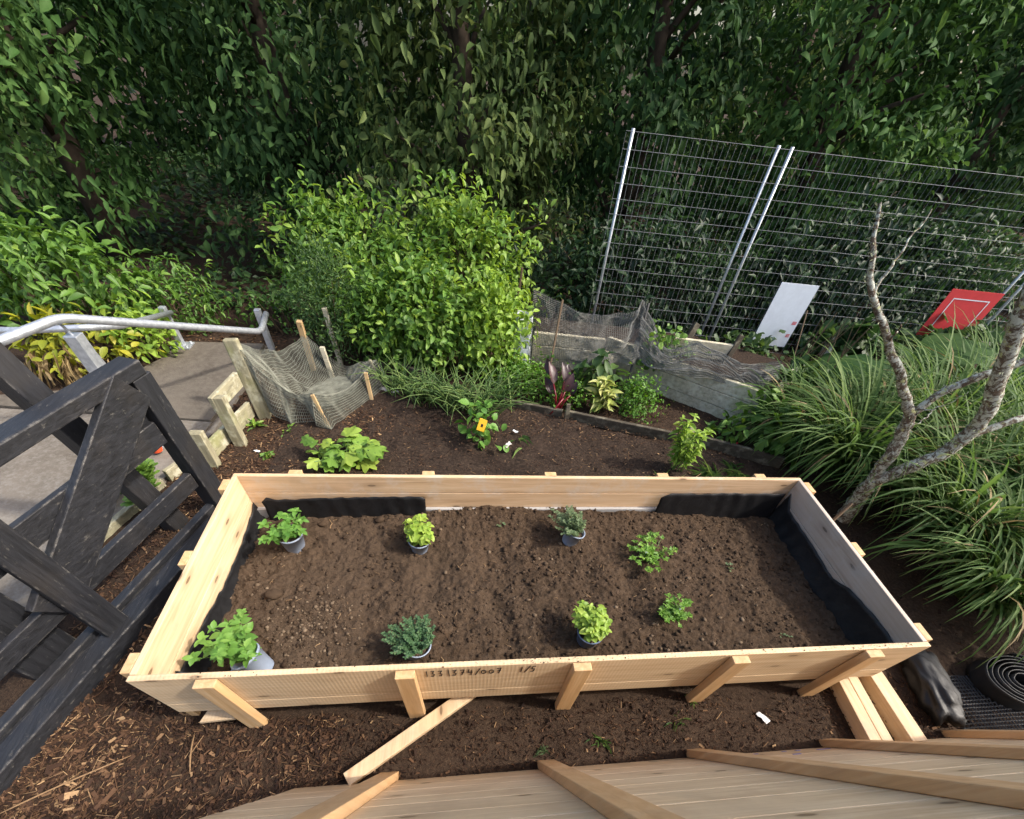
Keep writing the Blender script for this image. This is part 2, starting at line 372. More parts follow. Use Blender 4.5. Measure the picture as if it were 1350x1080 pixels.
def tpl_heart():
    pts = [(0, .22), (.22, .02), (.45, .1), (.5, .35), (.38, .62), (.2, .84), (0, 1)]
    V = [(0, y, .02) for y in (.22, .4, .6, .8, 1)]; mid = V[:]; V = []
    out = pts[1:6]; ys = [.22, .36, .5, .68, .84]
    for (x, y), my in zip(out, ys): V += [(-x, y, -.10*abs(x)*4*.5-.12*y*y+.03*math.sin(y*20)), (0, my, .03-.12*my*my), (x, y, -.10*abs(x)*4*.5-.12*y*y-.03*math.sin(y*17))]
    V.append((0, 1, -.2)); F = []
    for i in range(4):
        a = 3*i; F += [(a, a+1, a+4, a+3), (a+1, a+2, a+5, a+4)]
    F += [(12, 13, 15), (13, 14, 15)]
    return np.array(V), F
T_HEART = tpl_heart()
def rdir(n, up=.4, rng=RNG):
    d = rng.normal(size=(n, 3)); d[:, 2] = np.abs(d[:, 2])*.6+up; return d/np.linalg.norm(d, axis=1)[:, None]
def upn(D, j=.5):
    n = np.tile(np.array([0, 0, 1.]), (len(D), 1))+RNG.normal(size=(len(D), 3))*j; return n

def gheight(x, y):
    z = .018*fbm(x, y, 2.3, 4, 11)+.010*fbm(x, y, 14, 3, 23)
    return z

# ------------------------------------------------------------------ ground
PATH = [(-.905, .30), (-.90, .65), (-.86, 1.0), (-.69, 1.70), (-.62, 2.0), (-.60, 2.6), (-.62, 3.30), (-1.32, 3.28), (-1.34, 2.95), (-1.48, 2.62), (-1.75, 2.42), (-2.6, 2.2), (-5.0, 1.7), (-5.0, -.4), (-.93, -.4)]
def in_poly(x, y, P):
    ins = np.zeros_like(x, bool); j = len(P)-1
    for i in range(len(P)):
        (xi, yi), (xj, yj) = P[i], P[j]
        c = ((yi > y) != (yj > y)) & (x < (xj-xi)*(y-yi)/(yj-yi+1e-12)+xi); ins ^= c; j = i
    return ins
def axis_pts(lo, hi, step, far):
    a = np.arange(lo, hi+1e-6, step); k = np.array([.1, .3, .8, 2, 5, 12, 30, far])
    return np.concatenate([lo-k[::-1], a, hi+k])
xs = axis_pts(-3, 6.5, .03, 60); ys = axis_pts(-.9, 3.9, .03, 60)
X, Y = np.meshgrid(xs, ys)
near = (X > -3) & (X < 6.5) & (Y > -.9) & (Y < 3.9)
Z = np.where(near, gheight(X, Y), 0)
Z = np.where(in_poly(X, Y, PATH), -.03, Z)
bank = np.clip((-1.35-X)/.8, 0, 1)*np.clip((Y-2.55)/.5, 0, 1)*.10
Z = Z+np.where(near, bank, 0)
# the sunken dug bed behind the planter
bedx = np.exp(-((X-1.6)/1.3)**4)*np.exp(-((Y-1.95)/.42)**4); Z = Z-.025*bedx*near
g = MB().grid(X, Y, Z).build('ground', ground_m, None, 0, True); tag(g, None, None, None, 'structure')
# soil of the cultivated bed, a thin sheet lying on the ground
bx = np.linspace(-.15, 3.1, 130); by = np.linspace(1.35, 2.95, 70); BX, BY = np.meshgrid(bx, by)
topY = 2.90-.40*(BX-.35)
BY = 1.30+(BY-1.35)/1.6*(topY-1.30)
BZ = gheight(BX, BY)-.025*np.exp(-((BX-1.6)/1.3)**4)*np.exp(-((BY-1.95)/.42)**4)+.012+.02*fbm(BX, BY, 9, 4, 51)
e = MB().grid(BX, BY, BZ).build('bed_soil', bed_m, None, 0, True); tag(e, None, None, None, 'structure')

pp = MB()
def poly_slab(mb, P, z0, z1):
    n = len(P); V = [(x, y, z1) for x, y in P]+[(x, y, z0) for x, y in P]
    mb.add(V, [tuple(range(n))]+[(i, i+n, (i+1) % n+n, (i+1) % n) for i in range(n)])
poly_slab(pp, PATH[::-1][::-1], -.08, .012)
path = pp.build('path', concrete); tag(path, None, None, None, 'structure')
j = MB()      # broad shallow step noses across the path
for (a, b, h) in [((-3.4, 2.02), (-.645, 1.93), .026), ((-3.4, 2.14), (-.635, 2.08), .040), ((-3.4, 2.27), (-.625, 2.22), .052)]:
    pass
poly_slab(j, [(-.66, 2.10), (-.615, 2.6), (-.63, 3.28), (-1.30, 3.26), (-1.33, 2.95), (-1.47, 2.63), (-1.74, 2.44), (-2.5, 2.26)], .0125, .04)
o = j.build('landing', landing_m, None, .004); tag(o, None, None, None, 'structure')
j = MB(); poly_slab(j, [(-.67, 1.92), (-.655, 2.095), (-2.8, 2.27), (-2.8, 2.05)], .0125, .026)
o = j.build('path_step', concrete, None, .004); tag(o, None, None, None, 'structure')

# bark chips and straw: uncountable
def chips(name, regs, label_kind='stuff'):
    mb = MB(); VV = []; tt = []
    for (x0, x1, y0, y1, n, lmin, lmax, tmu, tsd, straw) in regs:
        x = RNG.uniform(x0, x1, n); y = RNG.uniform(y0, y1, n)
        keep = ~((x > -.01) & (x < 3.01) & (y > .0) & (y < 1.05)) & ~in_poly(x, y, PATH) & (fbm(x, y, 3, 3, 91)+RNG.uniform(-.4, .4, n) > -.35)
        x = x[keep]; y = y[keep]; n = len(x)
        L = RNG.uniform(lmin, lmax, n)*RNG.choice([.6, 1, 1.5], n, p=[.5, .35, .15]); Wd = L*RNG.uniform(.12, .5, n); Th = RNG.uniform(.001, .003, n)
        st = RNG.random(n) < straw; Wd = np.where(st, RNG.uniform(.001, .0025, n), Wd); L = np.where(st, L*2.2, L)
        th = RNG.uniform(0, 2*math.pi, n); tl = RNG.normal(0, .3, n); rl = RNG.normal(0, .4, n)
        z = gheight(x, y)+RNG.uniform(.001, .014, n)
        ax = np.stack([np.cos(th)*np.cos(tl), np.sin(th)*np.cos(tl), np.sin(tl)], 1)
        u = np.stack([np.zeros(n), np.zeros(n), np.ones(n)], 1); ay = np.cross(u, ax); ay /= np.linalg.norm(ay, axis=1)[:, None]
        az = np.cross(ax, ay); ay2 = ay*np.cos(rl)[:, None]+az*np.sin(rl)[:, None]; az = np.cross(ax, ay2); ay = ay2
        c = np.stack([x, y, z], 1)
        t = np.clip(RNG.normal(tmu, tsd, n)+np.where(st, .25, 0), 0, 1)
        sg = [(-1, -1, -1), (1, -.8, -1), (-.9, 1, -1), (.8, .7, -1), (-1, -1, 1), (1, -.8, 1), (-.9, 1, 1), (.8, .7, 1)]
        V = np.stack([c+a*ax*(L/2)[:, None]+b*ay*(Wd/2)[:, None]+d*az*(Th/2)[:, None] for a, b, d in sg], 1)
        VV.append(V.reshape(-1, 3)); tt.append(np.repeat(t, 8))
    V = np.concatenate(VV); t = np.concatenate(tt); n = len(V)//8
    f0 = [(0, 2, 3, 1), (4, 5, 7, 6), (0, 1, 5, 4), (2, 6, 7, 3), (0, 4, 6, 2), (1, 3, 7, 5)]
    mb.add(V, [tuple(8*i+q for q in f) for i in range(n) for f in f0], t)
    o = mb.build(name, chip_m); o['kind'] = 'stuff'; return o
chips('bark_mulch', [
    (-.75, .6, -.55, .1, 9500, .007, .028, .42, .22, .13), (-.7, -.02, .1, 1.7, 6500, .007, .030, .48, .22, .08),
    (.4, 3.6, -.45, .02, 11000, .004, .018, .34, .22, .10), (-.6, .5, 1.08, 2.4, 6000, .007, .028, .56, .2, .08),
    (-.3, 3.2, 1.05, 2.5, 9000, .004, .020, .42, .25, .16), (1.2, 3.3, 2.0, 2.9, 2600, .006, .02, .5, .22, .15),
    (3.0, 4.4, -.4, 2.2, 3000, .008, .024, .3, .18, .14), (-1.7, -.5, 2.3, 3.7, 2200, .015, .04, .58, .2, .05), (-.75, -.2, -.5, .1, 1300, .014, .040, .64, .2, .25)])

# ------------------------------------------------------------------ planter box
BL, BW, ZB, ZT = 3.0, 1.0475, .13, .441; T = .022
pb = thing('planter_box', (1.5, .52, 0), 'large raised planter made from raw pine crate boards filled with dark soil', 'planter')
def panel_x(y0, y1, seams, mat, name, zlo=ZB):
    m = MB(); zz = [zlo]+seams+[ZT]
    for a, b in zip(zz[:-1], zz[1:]): m.box(0, BL, y0, y1, a+.0012, b-.0012)
    return m.build(name, mat, pb, .003)
f = panel_x(0, T, [.215], pine_x, 'front_panel'); f['label'] = 'front panel with handwritten numbers in black marker'
panel_x(BW-T, BW, [.225, .335], pine_in, 'back_panel')
def panel_y(x0, x1, seams, mat, name):
    m = MB(); zz = [ZB]+seams+[ZT]
    for a, b in zip(zz[:-1], zz[1:]): m.box(x0, x1, T+.001, BW-T-.001, a+.0012, b-.0012)
    return m.build(name, mat, pb, .003)
panel_y(.0, T, [.30], pine_y, 'end_panel'); panel_y(BL-T, BL, [.30], pine_grey, 'end_panel')
m = MB(); m.box(.03, BL-.03, BW-T-.022, BW-T-.002, .15, .236); m.build('inner_rail', grey_board, pb, .002)
for i, x in enumerate((.212, .862, 1.50, 2.125, 2.70)):
    m = MB(); m.box(x, x+.068, -.034, -.002, -.005, ZT-.004); m.build('batten', pine_z, pb, .003)
    xb = x+.035
    m = MB(); m.box(xb, xb+.062, BW+.002, BW+.032, -.005, ZT-.003); m.build('batten', pine_z, pb, .003)
for y in (.03, .485, .93):
    m = MB(); m.box(-.034, -.002, y, y+.075, -.005, ZT-.003); m.build('batten', pine_z, pb, .003)
    m = MB(); m.box(BL+.002, BL+.034, y, y+.08, -.005, ZT-.003); m.build('batten', pine_z, pb, .003)
for y in (.04, .5, .95):
    m = MB(); m.box(.03, BL-.03, y, y+.07, .06, ZB-.003); m.build('bearer', pine_x, pb, .003)
m = MB(); V = [(.06, -.028, .07), (.20, -.028, .095), (.20, .05, .095), (.09, .05, .075), (.06, -.028, .085), (.20, -.028, .112), (.20, .05, .112), (.09, .05, .092)]
m.add(V, [(0, 3, 2, 1), (4, 5, 6, 7), (0, 1, 5, 4), (1, 2, 6, 5), (2, 3, 7, 6), (3, 0, 4, 7)]); o = m.build('splinter_board', pine_x, pb, .001); o['label'] = 'splintered board end sticking out below the front left corner'
# handwriting
GL = {'1': [[(.5, 1), (.5, 0)]], '3': [[(.1, .95), (.75, .97), (.35, .6), (.75, .35), (.5, .02), (.05, .08)]], '|': [[(.5, 1.15), (.6, -.1)]],
      '7': [[(.05, .92), (.85, .98), (.4, 0)], [(.3, .5), (.85, .52)]], '4': [[(.25, 1), (.1, .42), (.9, .45)], [(.75, .85), (.68, -.05)]],
      '/': [[(.9, 1.1), (.1, -.1)]], '0': [[(.5, .75), (.1, .6), (.05, .25), (.4, .05), (.85, .2), (.9, .55), (.5, .75)]],
      '5': [[(.85, 1), (.25, .95), (.2, .55), (.65, .55), (.7, .2), (.4, 0), (.05, .08)]]}
hw = [MB(), MB()]; m = hw[0]; hx = .958
for ch in '133|374/007  1/5':
    if ch == ' ': m = hw[1]
    if ch != ' ':
        cw, chh = .020, .047; z0 = .368+(hx-.95)*.012
        for stk in GL[ch]:
            pts = [(hx+(a+random.uniform(-.06, .06))*cw, -.0012, z0+b*chh) for a, b in stk]
            for p, q in zip(pts[:-1], pts[1:]): m.beam(p, q, .0027, .002, (0, 1, 0))
    hx += .028 if ch not in '|/1' else .022
for m in hw: m.build('handwriting', ink, pb)

# liner
def liner(name, pts_top, z_bot, axisfn, label, n=60, wr=.006, lean=.03):
    t = np.linspace(0, 1, n); k = np.array([p[0] for p in pts_top]); zt = np.array([p[1] for p in pts_top])
    s = k[0]+(k[-1]-k[0])*t; order = np.argsort(k); top = np.interp(s, k[order], zt[order])+.004*fbm(s, s*0, 8, 3, 5)
    rows = 12; U = np.zeros((rows, n)); SS = np.zeros((rows, n)); ZZ = np.zeros((rows, n))
    for r_ in range(rows):
        q = r_/(rows-1); SS[r_] = s+.004*fbm(s, s*0+q*.3, 14, 2, 8); ZZ[r_] = z_bot+(top-z_bot)*q
        U[r_] = .006+lean*(1-q)**1.6+np.abs(wr*1.6*fbm(s*3+q*.4, q*1.2+s*0, 5, 3, 31))+.004*np.sin(s*70+q*3)*(.5+fbm(s, s*0, 5, 2, 3))
    XX, YY = axisfn(SS, U); m = MB().grid(XX, YY, ZZ); o = m.build(name, liner_m, None, 0, True)
    so = o.modifiers.new('thickness', 'SOLIDIFY'); so.thickness = .0015
    return tag(o, label, 'liner', 'black liner sheets inside the planter')
liner('plastic_liner', [(1.02, .27), (.94, .245), (.74, .225), (.525, .225), (.33, .255), (.22, .262), (.05, .25)], .08, lambda s, u: (T+u, s), 'black plastic liner strip along the sunlit left end of the planter', 60, .008, .07)
liner('plastic_liner', [(.09, .30), (.12, .325), (.165, .31), (.2, .315), (.3, .322), (.5, .328), (.75, .334), (.885, .336), (.905, .32)], .12, lambda s, u: (s, BW-T-.022-u), 'black plastic liner piece along back wall behind the left potted mint', 60, .006, .02)
liner('plastic_liner', [(2.20, .335), (2.24, .362), (2.5, .362), (2.75, .366), (2.94, .362)], .1, lambda s, u: (s, BW-T-.022-u), 'black plastic liner piece in the shaded back right corner', 50, .006, .02)
liner('plastic_liner', [(1.0, .36), (.93, .29), (.67, .285), (.47, .27), (.37, .315), (.23, .338), (.05, .34)], .08, lambda s, u: (BL-T-u, s), 'long black plastic liner strip along the shaded right end', 70, .004, .06)
m = MB(); gx, gy = np.meshgrid(np.linspace(0, 1, 10), np.linspace(0, 1, 10))
XX = T+.012+.16*gx*(1-.8*gy); YY = T+.01+.11*gy*.6; ZZ = .17+.10*gy+.012*fbm(gx, gy, 4, 3, 77)+.02*(1-gx)
m.grid(XX, YY, ZZ); o = m.build('liner_flap', liner_m, None, 0, True); so = o.modifiers.new('thickness', 'SOLIDIFY'); so.thickness = .0015
tag(o, 'loose triangular flap of black liner in the front left corner of the planter', 'liner')

# soil in the box
def soil_z(x, y):
    z = .185+.045*np.exp(-((x-1.25)/.6)**2-((y-.95)/.16)**2)+.022*np.exp(-((x-2.0)/.5)**2-((y-.97)/.12)**2)
    z = z-.020*np.clip((x-2.55)/.45, 0, 1)+.008*np.clip((y-.55)/.4, 0, 1)-.02*np.exp(-((x-.03)/.12)**2)
    z = z-.022*np.exp(-((x-1.27-.03*np.sin(y*9))/.05)**2)*np.exp(-((y-.3)/.25)**2)+.012*np.exp(-((x-1.38)/.07)**2)*np.exp(-((y-.3)/.25)**2)
    z = z-.020*np.exp(-((x-1.95)/.09)**2-((y-.52)/.10)**2)-.016*np.exp(-((x-.8)/.09)**2-((y-.80)/.05)**2)-.018*np.exp(-((x-1.87)/.1)**2-((y-.36)/.07)**2)
    z = z+.034*fbm(x, y, 3.4, 3, 1)+.009*np.abs(fbm(x, y, 9, 3, 2))+.013*fbm(x, y, 17, 5, 3, .78)+.012*np.clip(fbm(x, y, 7, 3, 45)-.15, 0, 1)
    return z
sx, sy = np.meshgrid(np.linspace(T+.002, BL-T-.002, 520), np.linspace(T+.002, BW-T-.004, 190))
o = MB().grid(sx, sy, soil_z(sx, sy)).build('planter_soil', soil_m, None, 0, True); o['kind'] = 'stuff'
def ico(sub=1):
    import bmesh
    b = bmesh.new(); bmesh.ops.create_icosphere(b, subdivisions=sub, radius=1); v = np.array([q.co for q in b.verts]); f = [[w.index for w in q.verts] for q in b.faces]; b.free(); return v, f
iv, fi = ico(1)
def clods(x, y, z, s, t, mb):
    n = len(x); V = iv[None]*(1+RNG.uniform(-.32, .32, (n, len(iv), 1)))*s[:, None, None]*np.stack([RNG.uniform(.8, 1.3, n), RNG.uniform(.8, 1.3, n), RNG.uniform(.5, .9, n)], 1)[:, None]
    V = V+np.stack([x, y, z], 1)[:, None]; k = len(iv)
    mb.add(V.reshape(-1, 3), [tuple(i*k+q for q in f) for i in range(n) for f in fi], np.repeat(t, k))
mb = MB(); n = 16000
x = RNG.uniform(T+.01, BL-T-.01, n); y = RNG.uniform(T+.01, BW-T-.02, n); s = .0016+.010*RNG.random(n)**7
k = fbm(x, y, 3, 3, 66)+RNG.uniform(-.5, .5, n) > -.25; x, y, s = x[k], y[k], s[k]
tn = np.clip(.45+.5*fbm(x, y, 5, 2, 4)+RNG.normal(0, .18, len(x)), 0, 1); clods(x, y, soil_z(x, y)+s*.2, s, tn, mb)
n = 420; x = RNG.normal(.43, .09, n); y = RNG.normal(.33, .10, n); s = .002+.007*RNG.random(n)**3; clods(x, y, soil_z(x, y)+s*.3, s, np.clip(RNG.normal(.85, .15, n), 0, 1), mb)
n = 90; x = RNG.uniform(.2, 2.6, n); y = RNG.uniform(.06, .98, n)
o = mb.build('soil_crumbs', clod_m, None, 0, True); o['kind'] = 'stuff'
for (cx, cy, s, lb) in [(.235, .50, .033, 'largest clod of dry soil lying near the left end of the planter'), (.37, .93, .020, 'rounded soil clod against the back liner beside the mint pot'), (.66, .95, .022, 'soil clod on the ridge below the end of the back liner'), (.12, .60, .014, 'small soil clod beside the left liner strip')]:
    b, ff = ico(3); V = b*(1+.35*np.array([fbm(np.array([p[0]+cx*9]), np.array([p[1]+p[2]*1.3]), 1.7, 4, 12)[0] for p in b])[:, None])*np.array([1.1, .9, .75])*s
    V = V+np.array([cx, cy, float(soil_z(np.array([cx]), np.array([cy]))[0])+s*.4]); mm = MB().add(V, ff, .55)
    tag(mm.build('soil_clod', clod_m, None, 0, True), lb, 'clod', 'soil clods in the planter')
mb = MB()
for i in range(150):
    x, y = random.uniform(.1, 2.85), random.uniform(.06, .98); z = float(soil_z(np.array([x]), np.array([y]))[0])+.004; th = random.uniform(0, 6.28); L = random.uniform(.01, .035)*(2 if random.random() < .12 else 1)
    p = [(x+math.cos(th+q*random.uniform(-.2, .5))*L*q, y+math.sin(th)*L*q, z+.004*math.sin(3*q)) for q in np.linspace(0, 1, 5)]
    mb.tube(p, .0008 if random.random() < .8 else .0016, 4, True, random.choice([.7, .85, 1, 1]))
o = mb.build('soil_fibres', chip_m); o['kind'] = 'stuff'

mb = MB(); n = 230; x = np.concatenate([RNG.uniform(.1, 2.95, 110), RNG.normal(1.42, .12, 70), RNG.normal(2.72, .1, 50)]); y = RNG.uniform(.001, T, n); z = np.full(n, ZT+.001)
clods(x, y, z, .0009+.002*RNG.random(n)**3, RNG.uniform(.3, .9, n), mb); o = mb.build('rim_crumbs', clod_m, None, 0, True); o['kind'] = 'stuff'

# ------------------------------------------------------------------ potted herbs
def sz(x, y): return float(soil_z(np.array([x]), np.array([y]))[0])
def make_pot(x, y, label, tilt=(0, 0), r=.058, h=.108, mat=pot_grey, sink=.012, square=False):
    root = thing('potted_herb', (x, y, sz(x, y)-sink), label, 'potted herb', 'herb pots set out on the planter soil')
    ax = Vector((tilt[0], tilt[1], 1)).normalized(); c = Vector(root.location)
    n = 4 if square else 28
    prof = [(0, .002), (r*.74, 0), (r*.76, .004), (r*.97, h-.010), (r*1.04, h-.010), (r*1.06, h-.004), (r*1.05, h), (r*.98, h+.0005), (r*.94, h-.004), (r*.92, h*.8), (r*.85, h*.5)]
    m = MB().lathe(c, prof, n, ax); m.build('pot', mat, root, 0, not square)
    m = MB(); m.lathe(c, [(r*.91, h*.80), (r*.6, h*.82), (r*.3, h*.84), (0.002, h*.83)], 18, ax); m.build('compost', potsoil_m, root)
    return root, c+ax*h*.82, ax
def herb(root, base, n_st, length, spread, lean, tpl, L, Wr, nodes, mat, per=2, r0=.02, droop=.3, tmu=.5, stem=stem_green, tip=3, sr=.0011):
    st, lf = MB(), MB(); O, D, N, LL, TT = [], [], [], [], []
    for i in range(n_st):
        a = random.uniform(0, 6.28); q = math.sqrt(random.random()); b = np.array(base)+np.array([math.cos(a)*r0*q, math.sin(a)*r0*q, 0])
        d = np.array([math.cos(a)*spread*q+lean[0], math.sin(a)*spread*q+lean[1], 1.0]); d /= np.linalg.norm(d)
        ln = length*random.uniform(.6, 1.1); P = []
        for tt in np.linspace(0, 1, 7):
            P.append(b+d*ln*tt+np.array([d[0], d[1], 0])*ln*.25*tt*tt-np.array([0, 0, droop*ln*tt*tt*np.hypot(d[0], d[1])]))
        P = np.array(P); P[1:] += RNG.normal(0, ln*.02, (6, 3)); st.tube(P, np.linspace(sr*1.3, sr*.7, 7), 5)
        for k in range(nodes):
            tt = .25+.75*(k+random.uniform(-.2, .2))/max(1, nodes-1) if nodes > 1 else 1; tt = min(max(tt, 0), 1); idx = tt*6; i0 = min(int(idx), 5)
            p = P[i0]+(P[i0+1]-P[i0])*(idx-i0); ph = k*1.57+random.uniform(-.5, .5)
            npl = per+(tip if k == nodes-1 else 0)
            for w_ in range(npl):
                th = ph+w_*2*math.pi/npl+random.uniform(-.3, .3); O.append(p); D.append((math.cos(th), math.sin(th), random.uniform(-.1, .6)))
                N.append((random.gauss(0, .3), random.gauss(0, .3), 1)); LL.append(L*random.uniform(.55, 1.15)*(.75 if k == nodes-1 else 1)); TT.append(random.gauss(tmu, .2)+.15*tt)
    LL = np.array(LL); lf.leaves(tpl, O, D, N, LL, LL*Wr, np.array(TT)); st.build('stems', stem, root); lf.build('leaves', mat, root, 0, True)
r1, b1, _ = make_pot(.262, .795, 'mint with broad mid green leaves in upright grey pot at the back left', (.02, -.02))
herb(r1, b1, 16, .115, .95, (-.05, .12), T_OV, .046, .66, 3, L_mint, tmu=.35)
r2, b2, _ = make_pot(.876, .775, 'lime green basil in a grey pot at the back, second from the left', (.05, -.05), .052, .085)
herb(r2, b2, 24, .105, .7, (-.05, .28), T_RND, .040, .8, 3, L_lime, tmu=.5, tip=3)
r3, b3, _ = make_pot(1.665, .80, 'grey green thyme leaning out of a tilted pale pot near the back', (.28, .02), .052, .09)
herb(r3, b3, 46, .13, .65, (-.55, .2), T_SM, .015, .6, 13, L_thyme, per=3, tmu=.5, stem=stem_brown, droop=.25, r0=.03)
r4, b4, _ = make_pot(2.085, .68, 'loose sprawling parsley with a pale plant label at the back right', (0, 0), .040, .05, pot_black, .03)
herb(r4, b4, 34, .115, 1.25, (0, 0), T_PARS, .036, 1.0, 2, L_pars, per=2, tmu=.6, droop=.4, tip=2)
m = MB().obox(b4+Vector((-.035, -.005, .045)), (.007, 0, .004), (0, .001, 0), (-.006, 0, .02)); m.build('plant_label', tag_white, r4)
r5, b5, a5 = make_pot(.30, .135, 'spreading mint in a grey pot tipped over beside the front left corner', (-.48, .20), .058, .105, pot_grey, .004)
herb(r5, b5, 17, .165, 1.0, (-.42, .36), T_OV, .046, .66, 4, L_mint, tmu=.5)
m = MB().obox(b5+Vector((-.02, -.035, .012)), (.022, .004, .006), (.004, -.018, .01), (0, .0005, .0008)); m.build('plant_label', pot_blue, r5)
r6, b6, _ = make_pot(.885, .20, 'dark bluish green thyme spilling over its grey pot near the front', (.22, -.10), .058, .095)
herb(r6, b6, 80, .105, .8, (-.28, .36), T_SM, .0115, .65, 13, leaf_mat('leaf_blue_green', (.04, .10, .04), (.075, .16, .065), (.13, .22, .09)), per=3, tmu=.5, stem=stem_brown, r0=.04, droop=.4)
r7, b7, _ = make_pot(1.65, .215, 'bushy lime green basil in a dark blue pot at the front centre', (.0, -.05), .056, .10, pot_blue)
herb(r7, b7, 34, .110, .65, (0.02, .42), T_RND, .036, .8, 4, L_lime, tmu=.4, tip=3)
r8, b8, _ = make_pot(2.085, .33, 'small compact parsley in a low black square pot at the front right', (0, 0), .040, .05, pot_black, .03, True)
herb(r8, b8, 32, .085, 1.0, (0, 0), T_PARS, .032, 1.0, 2, L_pars, per=2, tmu=.45, droop=.3, tip=2)
m = MB().obox(b8+Vector((.035, .0, .045)), (.006, 0, .003), (0, .001, 0), (.003, 0, .014)); m.build('plant_label', tag_white, r8)
# self-sown seedlings in the soil
for (x, y, s, lb) in [(2.62, .20, .010, 'tiny pale seedling in the soil near the front right corner'), (2.52, .62, .014, 'sprig of weed leaves in the shaded right half of the soil'), (1.30, .90, .012, 'single small green leaf on the ridge at the back')]:
    c = np.array([x, y, sz(x, y)+.004]); k = 9; mm = MB(); mm.leaves(T_SM, np.tile(c, (k, 1))+RNG.normal(0, s, (k, 3))*[1, 1, .1], rdir(k, .1), upn(np.zeros((k, 3)), .3), s*1.4, s, RNG.random(k)*.6+.3)
    tag(mm.build('seedling', L_thyme), lb, 'seedling')

# ------------------------------------------------------------------ black timber barrier on the left
br = thing('timber_barrier', (-.45, .6, 0), 'black painted timber barrier with rails and a diagonal plank beside the planter', 'barrier')
u = np.array([.26, .966, 0]); P0 = np.array([-.302, 1.275, 0]); nb = np.array([.966, -.26, 0])
def bp(t, z, off=0): q = P0+u*t+nb*off; return (q[0], q[1], z)
m = MB().beam(bp(-.03, 0), bp(-.03, .812), .085, .10, u); m.build('end_post', blk_z, br, .005)
m = MB().beam(bp(.0, .842), bp(-2.2, .842), .095, .06); m.build('top_rail', blk_y, br, .006)
m = MB().beam(bp(-.09, .81, -.03), bp(-.09, .52, -.03), .025, .12, u); m.build('cleat', blk_z, br, .003)
m = MB().beam(bp(-.085, .565), bp(-2.2, .565), .03, .11); m.build('mid_rail', blk_y, br, .004)
m = MB().beam(bp(-.085, .275), bp(-2.2, .275), .035, .085); m.build('low_rail', blk_y, br, .004)
m = MB().beam(bp(-.10, .80, .035), bp(-.93, .30, .035), .035, .17, (0, 0, 1)); m.build('diagonal_plank', blk_y, br, .004)
m = MB().beam(bp(-.86, .06, .075), bp(-.86, .80, .075), .11, .03, nb); m.build('post', blk_z, br, .004)
m = MB().beam(bp(.0, .035, .09), bp(-2.2, .035, .09), .085, .09); m.beam(bp(.0, .03, .035), bp(-2.2, .03, .035), .03, .07); m.beam(bp(.0, .04, -.005), bp(-2.2, .04, -.005), .045, .10); m.build('bottom_beam', blk_y, br, .005)
m = MB().beam(bp(-1.03, .0, -.13), bp(-1.03, .55, -.13), .05, .20, u); m.build('infill_board', blk_z, br, .004)
m = MB(); mp0 = np.array([-.507, 1.118, 0]); m.beam(mp0, mp0+np.array([-.13, -.05, 1.02]), .085, .10, u)
tag(m.build('timber_post', blk_z, None, .005), 'lone black timber post standing in bark behind the barrier, next to the succulent', 'post')
m = MB(); m.beam((-.80, .95, .1), (-.80, .95, 1.1), .07, .09, u)

# ------------------------------------------------------------------ galvanised handrails
def bendpath(pts, r=.06, n=6):
    P = [np.array(p, float) for p in pts]; out = [P[0]]
    for a, b, c in zip(P[:-2], P[1:-1], P[2:]):
        d1 = (a-b)/np.linalg.norm(a-b); d2 = (c-b)/np.linalg.norm(c-b)
        for t in np.linspace(0, 1, n): out.append((b+d1*r)*(1-t)**2+b*2*t*(1-t)+(b+d2*r)*t*t)
    out.append(P[-1]); return out
hr = thing('handrail', (-.933, 1.83, 0), 'near galvanised pipe handrail bending across the path on square posts', 'handrail', 'galvanised handrails')
MB().tube(bendpath([(-1.25, .85, .80), (-.90, 1.80, .80), (-.45, 2.90, .30), (-.47, 3.16, .33)]), .021, 14).build('pipe', galv, hr, 0, True)
def rail_post(root, b, h, lean=(0, 0), w=.055, plate=True):
    m = MB().beam(b, (b[0]+lean[0], b[1]+lean[1], b[2]+h), w, w, (1, 0, 0)); m.build('post', galv, root, .004)
    if plate:
        m = MB().box(b[0]-.075, b[0]+.075, b[1]-.06, b[1]+.06, b[2], b[2]+.012)
        for dx in (-.055, .055):
            for dy in (-.042, .042): m.lathe((b[0]+dx, b[1]+dy, b[2]+.011), [(.011, 0), (.011, .012), (.001, .013)], 6)
        m.build('base_plate', galv, root, .002)
rail_post(hr, (-.933, 1.83, .012), .69, (.0, .01), .065); MB().tube([(-.933, 1.84, .69), (-.93, 1.80, .80)], .007, 8).build('bracket', galv, hr)
rail_post(hr, (-.53, 3.16, .04), .32, (0, 0), .045, False)
h2 = thing('handrail', (-1.308, 3.204, 0), 'far thinner galvanised handrail running along the planted bank', 'handrail', 'galvanised handrails')
MB().tube(bendpath([(-2.6, 1.85, .66), (-1.28, 1.95, .66), (-.99, 2.02, .66), (-.93, 2.2, .60), (-1.2, 3.17, .30)], .05), .017, 12).build('pipe', galv, h2, 0, True)
rail_post(h2, (-1.18, 2.22, .04), .50, (.06, -.13), .04, False); MB().tube([(-1.12, 2.09, .53), (-1.10, 2.0, .65)], .006, 8).build('bracket', galv, h2)
rail_post(h2, (-1.25, 3.17, .04), .30, (0, 0), .045)
m = MB().lathe((-0.864, 1.756, .03), [(.030, 0), (.038, .025), (.038, .045), (.028, .06), (.002, .06)], 14); tag(m.build('orange_cap', orange_p, None, 0, True), 'small orange plastic cap at the foot of a handrail post', 'cap')

